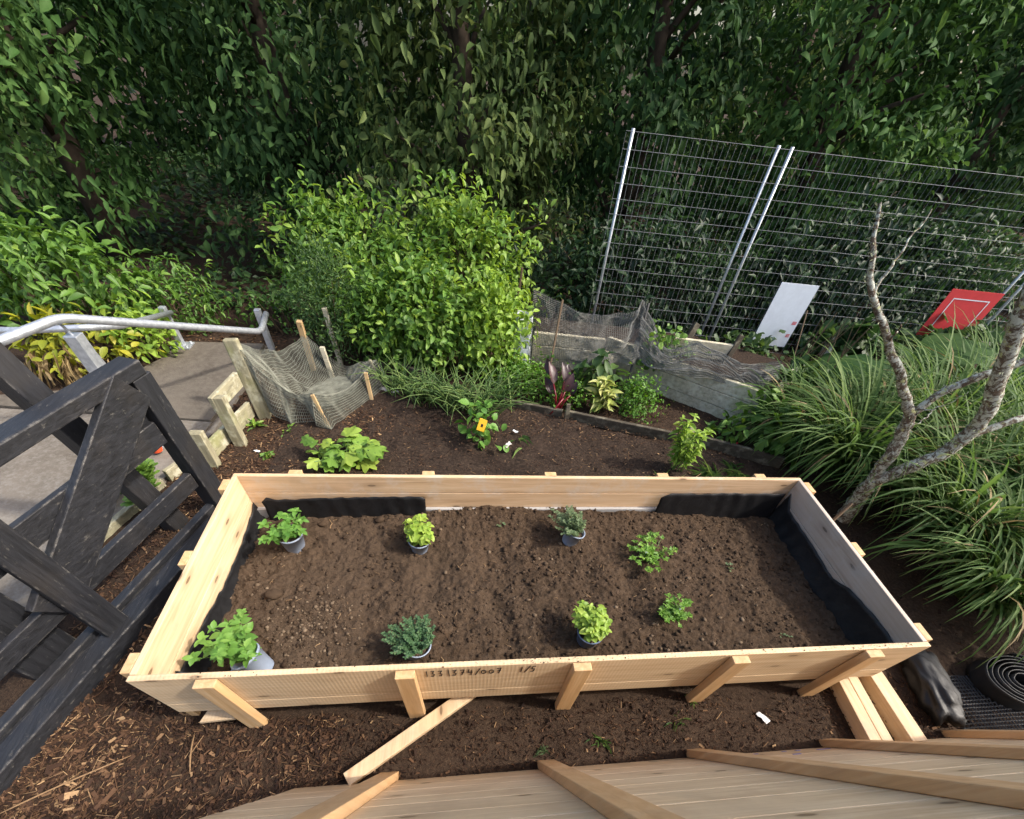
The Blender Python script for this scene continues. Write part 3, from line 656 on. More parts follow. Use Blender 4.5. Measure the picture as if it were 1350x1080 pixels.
# ------------------------------------------------------------------ old lichen fence, edging, stakes
lf_ = thing('low_fence', (-.41, 1.95, 0), 'broken low timber fence with pale lichen between path and bark', 'fence')
def stick(parent, name, p0, p1, w, h, mat, upv=(0, 1, 0), bev=.004): return MB().beam(p0, p1, w, h, upv).build(name, mat, parent, bev)
stick(lf_, 'post', (-.405, 1.88, -.02), (-.412, 1.90, .335), .075, .055, old_post)
stick(lf_, 'post', (-.50, 1.65, -.02), (-.505, 1.67, .235), .075, .055, old_post)
stick(lf_, 'rail', (-.445, 1.87, .29), (-.40, 2.20, .29), .028, .10, old_wood, (0, 0, 1))
stick(lf_, 'rail', (-.52, 1.72, .06), (-.42, 2.22, .06), .028, .11, old_wood, (0, 0, 1))
m = MB().beam((-.70, 1.50, .03), (-.60, 1.72, .03), .03, .09); tag(m.build('edging_board', old_wood, None, .004), 'short pale mossy board edging the path beside the succulent', 'board', 'garden edging boards')
m = MB(); m.beam((-.90, .35, .02), (-.845, 1.0, .02), .035, .06); m.beam((-.845, 1.0, .02), (-.72, 1.46, .02), .035, .06)
tag(m.build('edging_board', old_wood, None, .004), 'long weathered path edging strip seen under the black barrier', 'board', 'garden edging boards')
for (a, b, h, lb) in [((.30, 2.95), (.80, 2.72), .13, 'dark rotting edging board at the foot of the leafy shrub right of the net'), ((.80, 2.72), (1.30, 2.50), .06, 'thin edging board passing behind the spring onions'),
                      ((1.31, 2.49), (1.90, 2.31), .06, 'edging board below the curly parsley and red chard'), ((1.92, 2.30), (2.76, 2.02), .065, 'edging board right of the small peg, ending by the young lime plant'),
                      ((2.86, 1.99), (3.5, 1.70), .085, 'blackened edging board nearest the ornamental grass')]:
    m = MB().beam((*a, h/2-.01), (*b, h/2-.01), .03, h+.02); tag(m.build('edging_board', edge_wood, None, .005), lb, 'board', 'garden edging boards')
def single(name, p0, p1, w, h, mat, label, cat, group=None, upv=(0, 1, 0), bev=.003): return tag(MB().beam(p0, p1, w, h, upv).build(name, mat, None, bev), label, cat, group)
single('wooden_peg', (1.93, 2.27, 0), (1.93, 2.28, .13), .035, .022, edge_wood, 'small dark peg against the edging board below the variegated plant', 'peg', 'pegs along the edging')
single('wooden_peg', (2.84, 1.96, -.02), (2.87, 2.03, .12), .05, .03, old_post, 'pale flat peg behind the young lime green plant', 'peg', 'pegs along the edging')
single('wooden_stake', (.145, 2.08, -.05), (.085, 2.10, .25), .024, .018, stake_wood, 'slim pine stake at the front hem of the net, leaning left', 'stake', 'stakes holding the net')
single('wooden_stake', (.385, 2.48, -.05), (.37, 2.52, .20), .028, .018, stake_wood, 'short pine stake at the right hem of the net', 'stake', 'stakes holding the net')
single('wooden_stake', (.43, 2.74, -.05), (.38, 2.70, .21), .022, .022, old_post, 'old stake at the far right corner of the net', 'stake', 'stakes holding the net')
single('net_post', (-.34, 2.21, -.05), (-.375, 2.27, .52), .085, .05, old_post, 'thick lichen covered plank post carrying the left edge of the net', 'post', 'posts carrying the net', bev=.008)
single('net_post', (-.15, 2.92, -.05), (-.13, 2.88, .40), .04, .04, stake_wood, 'tall pine post rising behind the net beside the handrail end', 'post', 'posts carrying the net')
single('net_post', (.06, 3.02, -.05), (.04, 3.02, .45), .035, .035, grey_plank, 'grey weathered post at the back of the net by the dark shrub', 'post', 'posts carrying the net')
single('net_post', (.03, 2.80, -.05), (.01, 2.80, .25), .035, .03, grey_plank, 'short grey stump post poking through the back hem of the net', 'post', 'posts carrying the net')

# netting: real cords from a draped grid
def net(name, X, Y, Z, mat, label, th=.0035, diag=True):
    r, c = X.shape; V = np.stack([X, Y, Z], -1).reshape(-1, 3); F = []
    for i in range(r-1):
        for k in range(c-1):
            F.append((i*c+k, i*c+k+1, (i+1)*c+k+1, (i+1)*c+k))
    o = MB().add(V, F).build(name, mat); w_ = o.modifiers.new('cords', 'WIREFRAME'); w_.thickness = th; w_.use_even_offset = False
    return tag(o, label, 'net', 'garden nets')
def coons(corn, nu, nv, sag, seed):
    a, b, c_, d = (np.array(q) for q in corn); U, V = np.meshgrid(np.linspace(0, 1, nu), np.linspace(0, 1, nv))
    P = (a*((1-U)*(1-V))[..., None]+b*(U*(1-V))[..., None]+c_*(U*V)[..., None]+d*((1-U)*V)[..., None])
    P[..., 2] -= sag*16*U*(1-U)*V*(1-V)*.6+sag*.5*(4*U*(1-U))+sag*.35*4*V*(1-V)
    P[..., 2] += .09*fbm(U*3, V*3, 1.3, 4, seed)*(16*U*(1-U)*V*(1-V))**.5+.02*fbm(U*3, V*3, 1.3, 3, seed)+.02*np.sin(U*9+V*7)*V; P[..., 0] += .012*fbm(U, V, 9, 2, seed+1); P[..., 1] += .012*fbm(U, V, 9, 2, seed+2); return P
# corner order: A post top, stake1 top, right stake top, back post
P = coons([(-.372, 2.26, .52), (.085, 2.10, .25), (.42, 2.74, .20), (-.13, 2.90, .30)], 60, 66, .26, 41)
P[..., 2] = np.maximum(P[..., 2], .03)
# hanging hem in front and right
hem = []
for q in np.linspace(1, .12, 10):
    row = P[0].copy(); row[:, 2] = np.maximum(row[:, 2]*q, .006); row[:, 1] -= .05*(1-q); row[:, 0] += .03*(1-q)*np.sin(np.linspace(0, 17, len(row))); row[:, 1] += .045*(1-q)*np.sin(np.linspace(0, 9, len(row))+q*2); hem.append(row)
hem = np.array(hem[1:][::-1]); Q = np.concatenate([hem, P], 0)
side = []
for q in np.linspace(.9, .1, 10):
    colm = Q[:, -1].copy(); colm[:, 2] = np.maximum(colm[:, 2]*q, .006); colm[:, 0] += .10*(1-q); side.append(colm)
Q = np.concatenate([Q, np.array(side).transpose(1, 0, 2)], 1)
net('draped_net', Q[..., 0], Q[..., 1], Q[..., 2], net_m, 'pale olive garden net sagging between stakes beside the path', .0048)

# ------------------------------------------------------------------ raised bed of grey sleepers, hooped net
rb = thing('raised_bed', (2.9, 2.7, 0), 'weathered grey sleeper raised bed below the drooping dark net', 'raised bed')
def rbwall(p, q, z0, z1, n):
    m = MB()
    for k in range(n):
        a = z0+(z1-z0)*k/n; b = z0+(z1-z0)*(k+1)/n; o_ = .004*(k % 2)
        m.beam((p[0], p[1]-o_, (a+b)/2), (q[0], q[1]-o_, (a+b)/2), .04, b-a-.003)
    return m
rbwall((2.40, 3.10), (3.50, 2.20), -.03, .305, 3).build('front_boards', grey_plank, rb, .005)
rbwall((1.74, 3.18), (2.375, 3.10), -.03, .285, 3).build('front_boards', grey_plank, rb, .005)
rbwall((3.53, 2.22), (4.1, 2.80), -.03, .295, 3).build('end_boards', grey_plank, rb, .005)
m = MB(); V = [(1.76, 3.2), (2.4, 3.13), (3.5, 2.24), (4.08, 2.82), (3.3, 3.34), (1.8, 3.6)]; m.add([(a, b, .25) for a, b in V], [tuple(range(6))]); m.build('bed_fill', bed_m, rb)
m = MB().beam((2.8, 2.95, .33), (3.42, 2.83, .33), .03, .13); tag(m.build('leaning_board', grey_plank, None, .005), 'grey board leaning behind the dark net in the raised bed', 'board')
m = MB().beam((3.38, 2.80, .2), (3.45, 2.84, .47), .03, .045, (1, 0, 0)); tag(m.build('board_stake', edge_wood, None, .004), 'dark stake at the right end of the leaning grey board', 'stake')
m = MB().beam((3.02, 2.98, .2), (3.14, 3.06, .46), .05, .05, (1, 0, 0)); tag(m.build('board_stake', edge_wood, None, .004), 'sawn off dark stake behind the leaning board under the wire fence', 'stake')
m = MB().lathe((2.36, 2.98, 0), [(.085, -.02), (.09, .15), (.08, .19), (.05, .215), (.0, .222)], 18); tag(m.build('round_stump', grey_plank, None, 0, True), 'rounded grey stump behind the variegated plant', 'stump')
# hoop poles
single('hoop_pole', (1.80, 2.62, 0), (1.90, 2.95, .62), .016, .016, stem_brown, 'rusty thin pole leaning beside the red chard', 'pole', 'poles holding the dark net')
single('hoop_pole', (2.50, 2.62, .02), (2.62, 2.98, .62), .016, .016, mesh_blk, 'thin black pole under the swag of the dark net', 'pole', 'poles holding the dark net')
single('hoop_pole', (1.55, 3.25, 0), (1.60, 3.28, .72), .018, .018, stem_brown, 'upright rusty pole right of the white perforated bin', 'pole', 'poles holding the dark net')
# left curtain and right swag of the dark net
s = np.linspace(0, 1, 84); t = np.linspace(0, 1, 46); S_, T_ = np.meshgrid(s, t)
topx = np.interp(s, [0, .35, .6, .75, 1], [1.66, 2.05, 2.30, 2.52, 2.62]); topy = np.interp(s, [0, .4, .75, 1], [2.97, 2.97, 2.95, 3.0]); topz = np.interp(s, [0, .1, .3, .5, .7, .85, 1], [.68, .64, .56, .50, .55, .64, .60])
boty = np.interp(s, [0, .3, .6, 1], [2.96, 2.78, 2.72, 2.72]); botx = np.interp(s, [0, .3, .6, .8, 1], [1.70, 2.03, 2.26, 2.46, 2.60]); botz = np.interp(s, [0, .2, .45, .7, 1], [.10, .12, .20, .24, .26])
Xn = topx*(1-T_)+botx*T_; Yn = topy*(1-T_)+boty*T_+.07*fbm(S_*3, T_*2, 2, 3, 8)+.02*np.sin(S_*30+T_*4); Zn = topz*(1-T_)+botz*T_
net('draped_net', Xn, Yn, Zn, net_dark, 'dark grey net hanging like a curtain behind the red chard', .0052)
s = np.linspace(0, 1, 120); t = np.linspace(0, 1, 30); S_, T_ = np.meshgrid(s, t)
ux = np.interp(s, [0, .1, .25, .45, .7, .85, 1], [2.58, 2.68, 2.78, 3.02, 3.36, 3.55, 3.74]); uy = np.interp(s, [0, .1, .25, .45, .7, 1], [2.98, 2.94, 2.80, 2.72, 2.56, 2.60]); uz = np.interp(s, [0, .08, .2, .32, .45, .7, .85, 1], [.60, .52, .40, .38, .46, .36, .34, .38])
lx = np.interp(s, [0, .1, .3, .55, .8, .93, 1], [2.52, 2.60, 2.76, 3.05, 3.38, 3.50, 3.68]); ly = np.interp(s, [0, .15, .35, .6, .9, 1], [2.80, 2.64, 2.52, 2.44, 2.30, 2.42]); lz = np.interp(s, [0, .15, .3, .55, .75, .9, 1], [.30, .26, .27, .30, .27, .14, .14])
Xn = ux*(1-T_)+lx*T_; Yn = uy*(1-T_)+ly*T_-.03*np.sin(T_*3.1)+.03*fbm(S_*6, T_*2, 2, 3, 9); Zn = uz*(1-T_)+lz*T_+.05*np.sin(T_*3.14)*(.6+fbm(S_*5, T_, 2, 2, 10))+.012*np.sin(T_*25+S_*9)
net('draped_net', Xn, Yn, Zn, net_dark, 'dark net bundled in swags over the top edge of the raised bed', .0065)

# ------------------------------------------------------------------ low wire fence, signs, white bin
wf = thing('wire_fence', (3.57, 3.40, 0), 'galvanised welded wire mesh fence with twin posts behind the raised bed', 'fence')
def fpt(x, z, d=0): return (x, 3.40-.11*(x-3.57)+d, z)
m = MB()
for x in np.arange(2.3, 9.2, .045): m.tube([fpt(x, 0), fpt(x, 1.5)], .0012, 4, False)
for z in np.arange(.04, 1.51, .0916): m.tube([fpt(2.3, z), fpt(9.2, z)], .0014, 4, False)
m.build('mesh_panel', wire_m, wf)
for x in (2.35, 3.42, 3.52, 5.92, 6.02, 8.4): MB().tube([fpt(x, -.05, .012), fpt(x, 1.52, .012)], .013, 8).build('post', galv, wf, 0, True)
def board(x0, x1, z0, z1, d, sk): return MB().add([fpt(x0, z0, d), fpt(x1, z0, d), fpt(x1+sk, z1, d), fpt(x0+sk, z1, d), fpt(x0, z0, d+.006), fpt(x1, z0, d+.006), fpt(x1+sk, z1, d+.006), fpt(x0+sk, z1, d+.006)], [(0, 1, 2, 3), (4, 7, 6, 5), (0, 4, 5, 1), (1, 5, 6, 2), (2, 6, 7, 3), (3, 7, 4, 0)])
ws = thing('sign_board', fpt(4.08, .2, -.02), 'white sheet sign with small red marks fixed to the wire fence', 'sign', 'signs on the wire fence')
board(3.92, 4.26, .20, .72, -.022, 0).build('panel', white_p, ws)
for (x, z, a, b) in [(3.94, .215, .045, .035), (4.21, .29, .035, .03), (4.205, .40, .04, .03)]:
    m = MB()
    for r_ in range(3): m.add([fpt(x, z+r_*b/3, -.0235), fpt(x+a, z+r_*b/3, -.0235), fpt(x+a, z+r_*b/3+b*.22, -.0235), fpt(x, z+r_*b/3+b*.22, -.0235)], [(0, 1, 2, 3)])
    m.build('red_mark', red_p, ws)
rs = thing('sign_board', fpt(5.62, .4, -.02), 'red sign with thin white rectangle outline above the elephant ear leaves', 'sign', 'signs on the wire fence')
board(5.42, 5.90, .42, .80, -.022, 0).build('panel', red_p, rs)
m = MB()
for (xa, xb, za, zb) in [(5.49, 5.83, .727, .735), (5.49, 5.83, .465, .473), (5.49, 5.498, .473, .727), (5.822, 5.83, .473, .727)]: m.add([fpt(xa, za, -.0235), fpt(xb, za, -.0235), fpt(xb, zb, -.0235), fpt(xa, zb, -.0235)], [(0, 1, 2, 3)])
m.build('outline', white_p, rs)
# perforated white bin
V = []; F = []; n, rr = 40, 22
for i in range(rr+1):
    h = i/rr; r_ = .105-.02*h
    for k in range(n): V.append((1.61+r_*math.cos(2*math.pi*k/n), 3.05+r_*math.sin(2*math.pi*k/n), h*.46))
for i in range(rr):
    for k in range(n):
        a, b = i % 5, (k+(2 if (i//5) % 2 else 0)) % 5
        if a in (1, 2) and b in (1, 2) and i < 20: continue
        F.append((i*n+k, i*n+(k+1) % n, (i+1)*n+(k+1) % n, (i+1)*n+k))
o = MB().add(V, F).build('plastic_bin', white_p, None, 0, True); so = o.modifiers.new('thickness', 'SOLIDIFY'); so.thickness = .004
tag(o, 'white plastic bin with rows of holes half hidden among yellow green leaves', 'bin')

# ------------------------------------------------------------------ trees beyond the garden
L_t1 = leaf_mat('leaf_tree_dark', (0.019, 0.045, 0.016), (0.038, 0.083, 0.026), (0.080, 0.144, 0.042), .6, .25, .12); L_t2 = leaf_mat('leaf_tree_olive', (0.035, 0.058, 0.019), (0.067, 0.106, 0.032), (0.136, 0.176, 0.058), .6, .25, .12); L_t3 = leaf_mat('leaf_tree_mid', (0.029, 0.067, 0.019), (0.056, 0.125, 0.032), (0.120, 0.208, 0.056), .6, .25, .12)
bark2 = m_plain('dark_tree_bark', (.06, .045, .034), .9, .1, .4, 14, .6)
def bigtree(x, y, h, r, mat, label, L=.095, ncl=85, per=115):
    root = thing('broadleaf_tree', (x, y, 0), label, 'tree', 'trees beyond the garden'); tk = MB(); tk.tube([(x, y, -.1), (x+.05, y, h*.3), (x-.04, y+.05, h*.65), (x, y, h*.92)], [.14, .11, .07, .02], 10)
    d = RNG.normal(size=(ncl, 3)); d /= np.linalg.norm(d, axis=1)[:, None]; rr_ = RNG.uniform(.35, 1.0, ncl)**.6*(1+.12*RNG.normal(size=ncl))
    C = np.array([x, y, h*.52])+d*rr_[:, None]*np.array([r, r, h*.50]); C[:, 2] = np.maximum(C[:, 2], .15)
    for i in RNG.choice(ncl, 16, replace=False): zt_ = max(.2, C[i, 2]-.5*r); tk.tube([(x, y, min(zt_, h*.8)), ((x+C[i, 0])/2, (y+C[i, 1])/2, (zt_+C[i, 2])/2+.08), tuple(C[i])], [.035, .022, .008], 5)
    tk.build('trunk', bark2, root, 0, True); m_ = ncl*per; sp = np.repeat(RNG.uniform(.12, .26, ncl), per)[:, None]
    O = np.repeat(C, per, 0)+RNG.normal(size=(m_, 3))*sp*[1, 1, .75]; D = np.repeat(d, per, 0)*.6+RNG.normal(0, .7, (m_, 3)); D[:, 2] -= .25
    N = np.tile([0, 0, 1.], (m_, 1))+np.repeat(d, per, 0)*.5+RNG.normal(0, .4, (m_, 3)); LL = L*RNG.uniform(.5, 1.2, m_)
    MB().leaves(T_LAN4, O, D, N, LL, LL*RNG.uniform(.38, .6, m_), np.repeat(RNG.normal(.5, .25, ncl), per)+RNG.normal(0, .15, m_)).build('crown', mat, root, 0, True)
for (x, y, h, r, mt, lb) in [(-4.9, 6.4, 4.2, 1.3, L_t2, 'olive green tree at the far left beyond the planted bank'), (-2.7, 5.3, 3.4, 1.05, L_t3, 'mid green tree behind the glossy bank shrub'), (-.7, 5.7, 3.7, 1.1, L_t1, 'dark tree behind the draped net posts'),
                             (1.15, 5.1, 3.3, 1.0, L_t2, 'olive tree straight behind the leafy shrub'), (3.0, 5.5, 3.8, 1.1, L_t1, 'dark evergreen tree behind the left end of the wire fence'), (4.9, 5.3, 3.5, 1.05, L_t3, 'mid green tree behind the white sign'),
                             (6.9, 5.5, 4.0, 1.2, L_t1, 'dark evergreen tree behind the red sign'), (9.2, 5.3, 4.0, 1.2, L_t2, 'olive tree at the right edge behind the wire fence'), (-1.8, 8.2, 5.0, 1.6, L_t1, 'tall dark tree in the back row, left of centre'),
                             (2.1, 8.2, 5.2, 1.6, L_t3, 'tall tree in the back row near the centre'), (6.0, 8.4, 5.4, 1.7, L_t2, 'tall olive tree in the back row, right of centre'), (10.2, 8.6, 5.6, 1.8, L_t1, 'tall dark tree in the back row at the far right'), (-6.5, 9.0, 5.4, 1.8, L_t3, 'tall tree in the back row at the far left')]: bigtree(x, y, h, r, mt, lb)
n = 30000; x = RNG.uniform(-8, 13, n); y = 3.7+7*RNG.random(n)**1.3; k = (fbm(x, y, 1.2, 3, 14)+RNG.uniform(-.3, .3, n) > -.28) & ~((x < .2) & (y < 3.95)); x, y = x[k], y[k]; n = len(x)
O = np.stack([x, y, RNG.uniform(.01, .16, n)], 1); D = RNG.normal(size=(n, 3)); D[:, 2] = D[:, 2]*.3+.1; LL = RNG.uniform(.04, .11, n)*(1+.10*(y-3.7))
n2 = 16000; hx_ = RNG.uniform(-14, 20, n2); hz_ = 2.9*RNG.random(n2); O2 = np.stack([hx_, 11.2+.5*fbm(hx_, hz_, .8, 3, 3)+RNG.uniform(-.35, .35, n2), hz_*(1+.15*fbm(hx_, hx_*0, .5, 2, 9))], 1); D2 = RNG.normal(size=(n2, 3))
hd = thing('hedge', (3, 11.2, 0), 'long dark hedge closing the view behind all the trees', 'hedge'); MB().leaves(T_SM, O2, D2, upn(D2, .7), .30*RNG.uniform(.5, 1.2, n2), .17, RNG.random(n2)).build('foliage', L_t1, hd)
m = MB(); [m.tube([(q, 11.2, -.05), (q+.1, 11.2, 1.2), (q-.05, 11.25, 2.6)], [.05, .04, .012], 6) for q in np.arange(-13.5, 20, 1.1)]; m.build('stems', bark2, hd)
o = MB().leaves(T_SM, O, D, upn(D, .4), LL, LL*.6, RNG.random(n)).build('ground_cover', L_dark); tag(o, None, None, None, 'stuff')

# ------------------------------------------------------------------ shrubs and plants
def shrub(name, label, cat, loc, rad3, ntip, per, L, Wr, mat, tpl=T_OV, base_z=.05, tmu=.5, tsd=.2, stems=10, group=None, smat=stem_brown, up=.25, jit=.045, fill=.55):
    root = thing(name, (loc[0], loc[1], 0), label, cat, group)
    d = RNG.normal(size=(ntip, 3)); d /= np.linalg.norm(d, axis=1)[:, None]; d[:, 2] = np.where(d[:, 2] < -.88, -d[:, 2], d[:, 2])
    r = RNG.uniform(fill, 1.0, ntip)**.7*(1+.35*RNG.normal(size=ntip)*.5)
    C = np.array([loc[0], loc[1], base_z+rad3[2]*.85])+d*r[:, None]*np.array(rad3); C[:, 2] = np.maximum(C[:, 2], .03)
    O = np.repeat(C, per, 0)+RNG.normal(0, jit, (ntip*per, 3)); O[:, 2] = np.maximum(O[:, 2], .02)
    D = np.repeat(d, per, 0)*.5+RNG.normal(0, .6, (ntip*per, 3)); D[:, 2] += up*.3-.15
    N = np.tile([0, 0, 1.], (ntip*per, 1))+np.repeat(d, per, 0)*.6+RNG.normal(0, .35, (ntip*per, 3))
    LL = L*RNG.uniform(.55, 1.15, ntip*per); tt = np.repeat(RNG.normal(tmu, tsd, ntip), per)+RNG.normal(0, .1, ntip*per)
    MB().leaves(tpl, O, D, N, LL, LL*Wr, tt).build('foliage', mat, root, 0, True)
    m = MB()
    for i in RNG.choice(ntip, min(stems, ntip), replace=False):
        b = np.array([loc[0]+random.uniform(-.3, .3)*rad3[0], loc[1]+random.uniform(-.3, .3)*rad3[1], -.01]); e_ = C[i]; q = (b+e_)/2+np.array([0, 0, .06])*rad3[2]
        m.tube([b, q, e_], [.006, .004, .002], 5)
    m.build('stems', smat, root); return root
shrub('leafy_shrub', 'bushy mid green shrub with pointed leaves behind the spring onions', 'shrub', (.72, 3.02), (.54, .28, .40), 520, 7, .064, .52, L_mid, tmu=.5, stems=14)
shrub('leafy_shrub', 'yellow green shrub in front of the white perforated bin', 'shrub', (1.38, 2.96), (.26, .20, .36), 240, 7, .060, .55, L_lime, tmu=.25, stems=8)
shrub('leafy_shrub', 'large soft green shrub filling the gap behind the net posts', 'shrub', (.15, 3.75), (.60, .32, .50), 560, 7, .065, .5, L_mid, tmu=.6, stems=12)
shrub('leafy_shrub', 'tall yellowish green shrub rising behind the pointed leaved one', 'shrub', (1.1, 3.65), (.65, .32, .55), 620, 7, .068, .5, L_mid, tmu=.75, stems=12)
shrub('fine_shrub', 'dark feathery shrub at the back of the net', 'shrub', (.08, 3.18), (.36, .26, .40), 620, 8, .032, .4, leaf_mat('leaf_deep_green', (.03, .07, .018), (.06, .12, .03), (.11, .19, .05)), T_SM, tmu=.5)
shrub('parsley_patch', 'low bright parsley mass below the white bin', 'herb patch', (1.62, 2.72), (.28, .22, .10), 220, 6, .034, 1, L_pars, T_PARS, .02, tmu=.45, group='parsley clumps along the edging')
shrub('parsley_patch', 'curly parsley clump to the right of the variegated plant', 'herb patch', (2.53, 2.43), (.17, .17, .11), 150, 7, .030, 1, L_pars, T_PARS, .02, tmu=.4, group='parsley clumps along the edging')
shrub('parsley_patch', 'parsley clump around the foot of the red chard', 'herb patch', (1.96, 2.50), (.18, .12, .09), 110, 6, .032, 1, L_pars, T_PARS, .02, tmu=.45, group='parsley clumps along the edging')
shrub('leafy_plant', 'dark broad leaved plant behind the variegated one', 'plant', (2.24, 2.60), (.17, .12, .15), 26, 3, .13, .55, L_dark, T_OV, .05, tmu=.8, stems=8)
shrub('net_climber', 'green climbing leaves caught under the swag of dark net', 'plant', (2.80, 2.86), (.17, .12, .13), 60, 4, .055, .85, L_mid, T_LOB7, .2, tmu=.45, stems=6)
shrub('leafy_plant', 'rough leaved green plant at the right foot of the raised bed', 'plant', (3.62, 2.02), (.28, .28, .16), 40, 3, .13, .8, L_mid, T_LOB, .02, tmu=.3, stems=10)
shrub('leafy_plant', 'dark leafy plant between the raised bed end and the grass', 'plant', (3.95, 2.45), (.3, .25, .18), 50, 3, .12, .8, L_dark, T_LOB7, .02, tmu=.6, stems=10)
shrub('leafy_plant', 'round leaved creeper growing through the wire fence below the white sign', 'plant', (3.75, 3.22), (.42, .12, .10), 70, 3, .075, 1, L_dark, T_LOB7, .1, tmu=.7, stems=6)
shrub('hedge_plant', 'dark evergreen foliage behind the wire fence, left of the white sign', 'shrub', (2.9, 3.85), (1.1, .28, .50), 700, 6, .085, .45, L_hedge, T_LAN, .02, tmu=.3)
shrub('hedge_plant', 'dark evergreen foliage behind the wire fence, near the red sign', 'shrub', (5.3, 3.95), (1.6, .40, .60), 1000, 6, .10, .45, L_hedge, T_LAN, .02, tmu=.3)
shrub('bank_shrub', 'glossy green shrub on the bank at the top left corner', 'shrub', (-1.95, 3.30), (.60, .34, .34), 230, 6, .10, .42, L_mid, T_LAN, .12, tmu=.35, group='bank plants beside the path')
shrub('bank_shrub', 'yellowing broad leaved plant on the bank behind the handrail post', 'shrub', (-1.78, 2.80), (.34, .22, .15), 90, 4, .09, .5, L_yel, T_OV, .08, tmu=.4, group='bank plants beside the path')
shrub('bank_shrub', 'bright lime foliage on the bank just above the barrier corner', 'shrub', (-1.38, 2.98), (.16, .16, .14), 50, 5, .075, .55, L_lime, T_OV, .1, tmu=.4, group='bank plants beside the path')
shrub('bank_shrub', 'sparse dark ferny growth at the far edge of the concrete landing', 'shrub', (-1.35, 3.60), (.40, .22, .24), 150, 5, .06, .4, L_mid, T_LAN, .05, tmu=.2, group='bank plants beside the path')
shrub('bank_shrub', 'small green tuft on the bark beyond the landing, left of the net', 'shrub', (-.55, 3.62), (.35, .12, .16), 60, 5, .05, .5, L_mid, T_OV, .03, tmu=.25, group='bank plants beside the path')
# dead straw hanging on the bank
m = MB(); O = np.tile([-1.85, 2.62, .16], (60, 1))+RNG.normal(0, .10, (60, 3))*[1.6, .6, .5]; m.leaves(T_LAN, O, np.stack([RNG.normal(.1, .3, 60), RNG.normal(-.5, .3, 60), RNG.normal(-.6, .2, 60)], 1), upn(O, .4), .16, .012, RNG.random(60))
tag(m.build('dead_leaves', L_straw), 'hanging dry straw coloured leaves under the yellow bank plant', 'dead leaves')
# squash
def squash(x, y, n, spread, L, mat, label, name='squash_plant', tpl=T_LOB, h=.13):
    root = thing(name, (x, y, 0), label, 'plant'); st, lf = MB(), MB(); O, D, N, LL, TT = [], [], [], [], []
    for i in range(n):
        a = random.uniform(0, 6.28); q = math.sqrt(random.random()); e_ = np.array([x+math.cos(a)*q*spread[0], y+math.sin(a)*q*spread[1], h*random.uniform(.4, 1.1)])
        b = np.array([x+random.uniform(-.4, .4)*spread[0], y+random.uniform(-.3, .3)*spread[1], 0]); st.tube([b, (b+e_)/2+np.array([0, 0, .02]), e_], .0035, 5)
        O.append(e_-np.array([math.cos(a), math.sin(a), 0])*L*.3); D.append((math.cos(a), math.sin(a), random.uniform(-.2, .15))); N.append((random.gauss(0, .25), random.gauss(-.25, .25), 1)); LL.append(L*random.uniform(.6, 1.15)); TT.append(random.random())
    LL = np.array(LL); lf.leaves(tpl, O, D, N, LL, LL*1.0, np.array(TT)); st.build('stalks', stem_green, root); lf.build('leaves', mat, root, 0, True); return root
L_sq = leaf_mat('leaf_squash', (.10, .20, .03), (.19, .32, .05), (.32, .42, .07))
squash(.28, 1.70, 34, (.30, .14), .14, L_sq, 'squash plant with broad lobed light green leaves behind the planter')
# spring onions
for i, (x, y, n, lb) in enumerate([(.62, 2.63, 70, 'leftmost clump of spring onions, beside the net'), (.82, 2.52, 80, 'spring onion clump in front of the leafy shrub'), (1.02, 2.42, 80, 'spring onion clump above the tagged seedling'), (1.22, 2.32, 80, 'spring onion clump with drooping blades by the edging'), (1.38, 2.50, 50, 'tall thin spring onion clump below the yellow green shrub')]):
    root = thing('spring_onion', (x, y, 0), lb, 'onion', 'spring onion clumps'); m = MB()
    for k in range(n):
        a = random.uniform(0, 6.28); b = np.array([x+random.gauss(0, .07), y+random.gauss(0, .06), 0]); L = random.uniform(.2, .42); ln = random.uniform(.15, .75); bend = random.uniform(0, .9)*L
        P_ = [b+np.array([math.cos(a)*(ln*L*t+bend*t**3*.6), math.sin(a)*(ln*L*t+bend*t**3*.6), L*(t*.85)-bend*.55*t**3]) for t in np.linspace(0, 1, 6)]
        P_ = [np.array([p[0], p[1], max(p[2], .008)]) for p in P_]
        m.tube(P_, [.004, .0048, .0045, .004, .003, .0008], 5, True, random.random())
    m.build('blades', L_onion, root, 0, True)
# tagged seedling
root = shrub('tagged_seedling', 'leafy seedling with a yellow plant tag in the dug bed', 'plant', (1.235, 1.98), (.09, .09, .12), 26, 3, .07, .8, L_mint, T_OV, .03, tmu=.4, stems=8)
m = MB().obox((1.235, 1.86, .20), (.026, .0, -.010), (.0, .0009, .0005), (.013, .014, .036)); m.build('tag_card', yellow_p, root, .001)
m = MB().obox((1.235, 1.859, .198), (.007, 0, -.003), (.0, .0018, .001), (.003, .003, .009)); m.build('tag_mark', ink, root)
# young lime plant
root = thing('young_plant', (2.66, 1.66, 0), 'upright young plant with lime green leaves behind the planter rim', 'plant')
herb(root, (2.66, 1.66, 0), 9, .40, .16, (.0, .02), T_LAN, .062, .42, 14, L_lime, per=2, r0=.04, droop=.1, tmu=.3, tip=2, sr=.003)
root = shrub('red_tag_plant', 'small glossy leaved plant with a red tag in the end bed', 'plant', (3.22, 2.02), (.14, .12, .10), 24, 3, .085, .45, L_mid, T_OV, .03, tmu=.35, stems=6)
m = MB().obox((3.24, 1.93, .05), (.026, .012, .012), (.002, 0, 0), (.003, .004, .008)); m.build('red_tag', red_p, root)
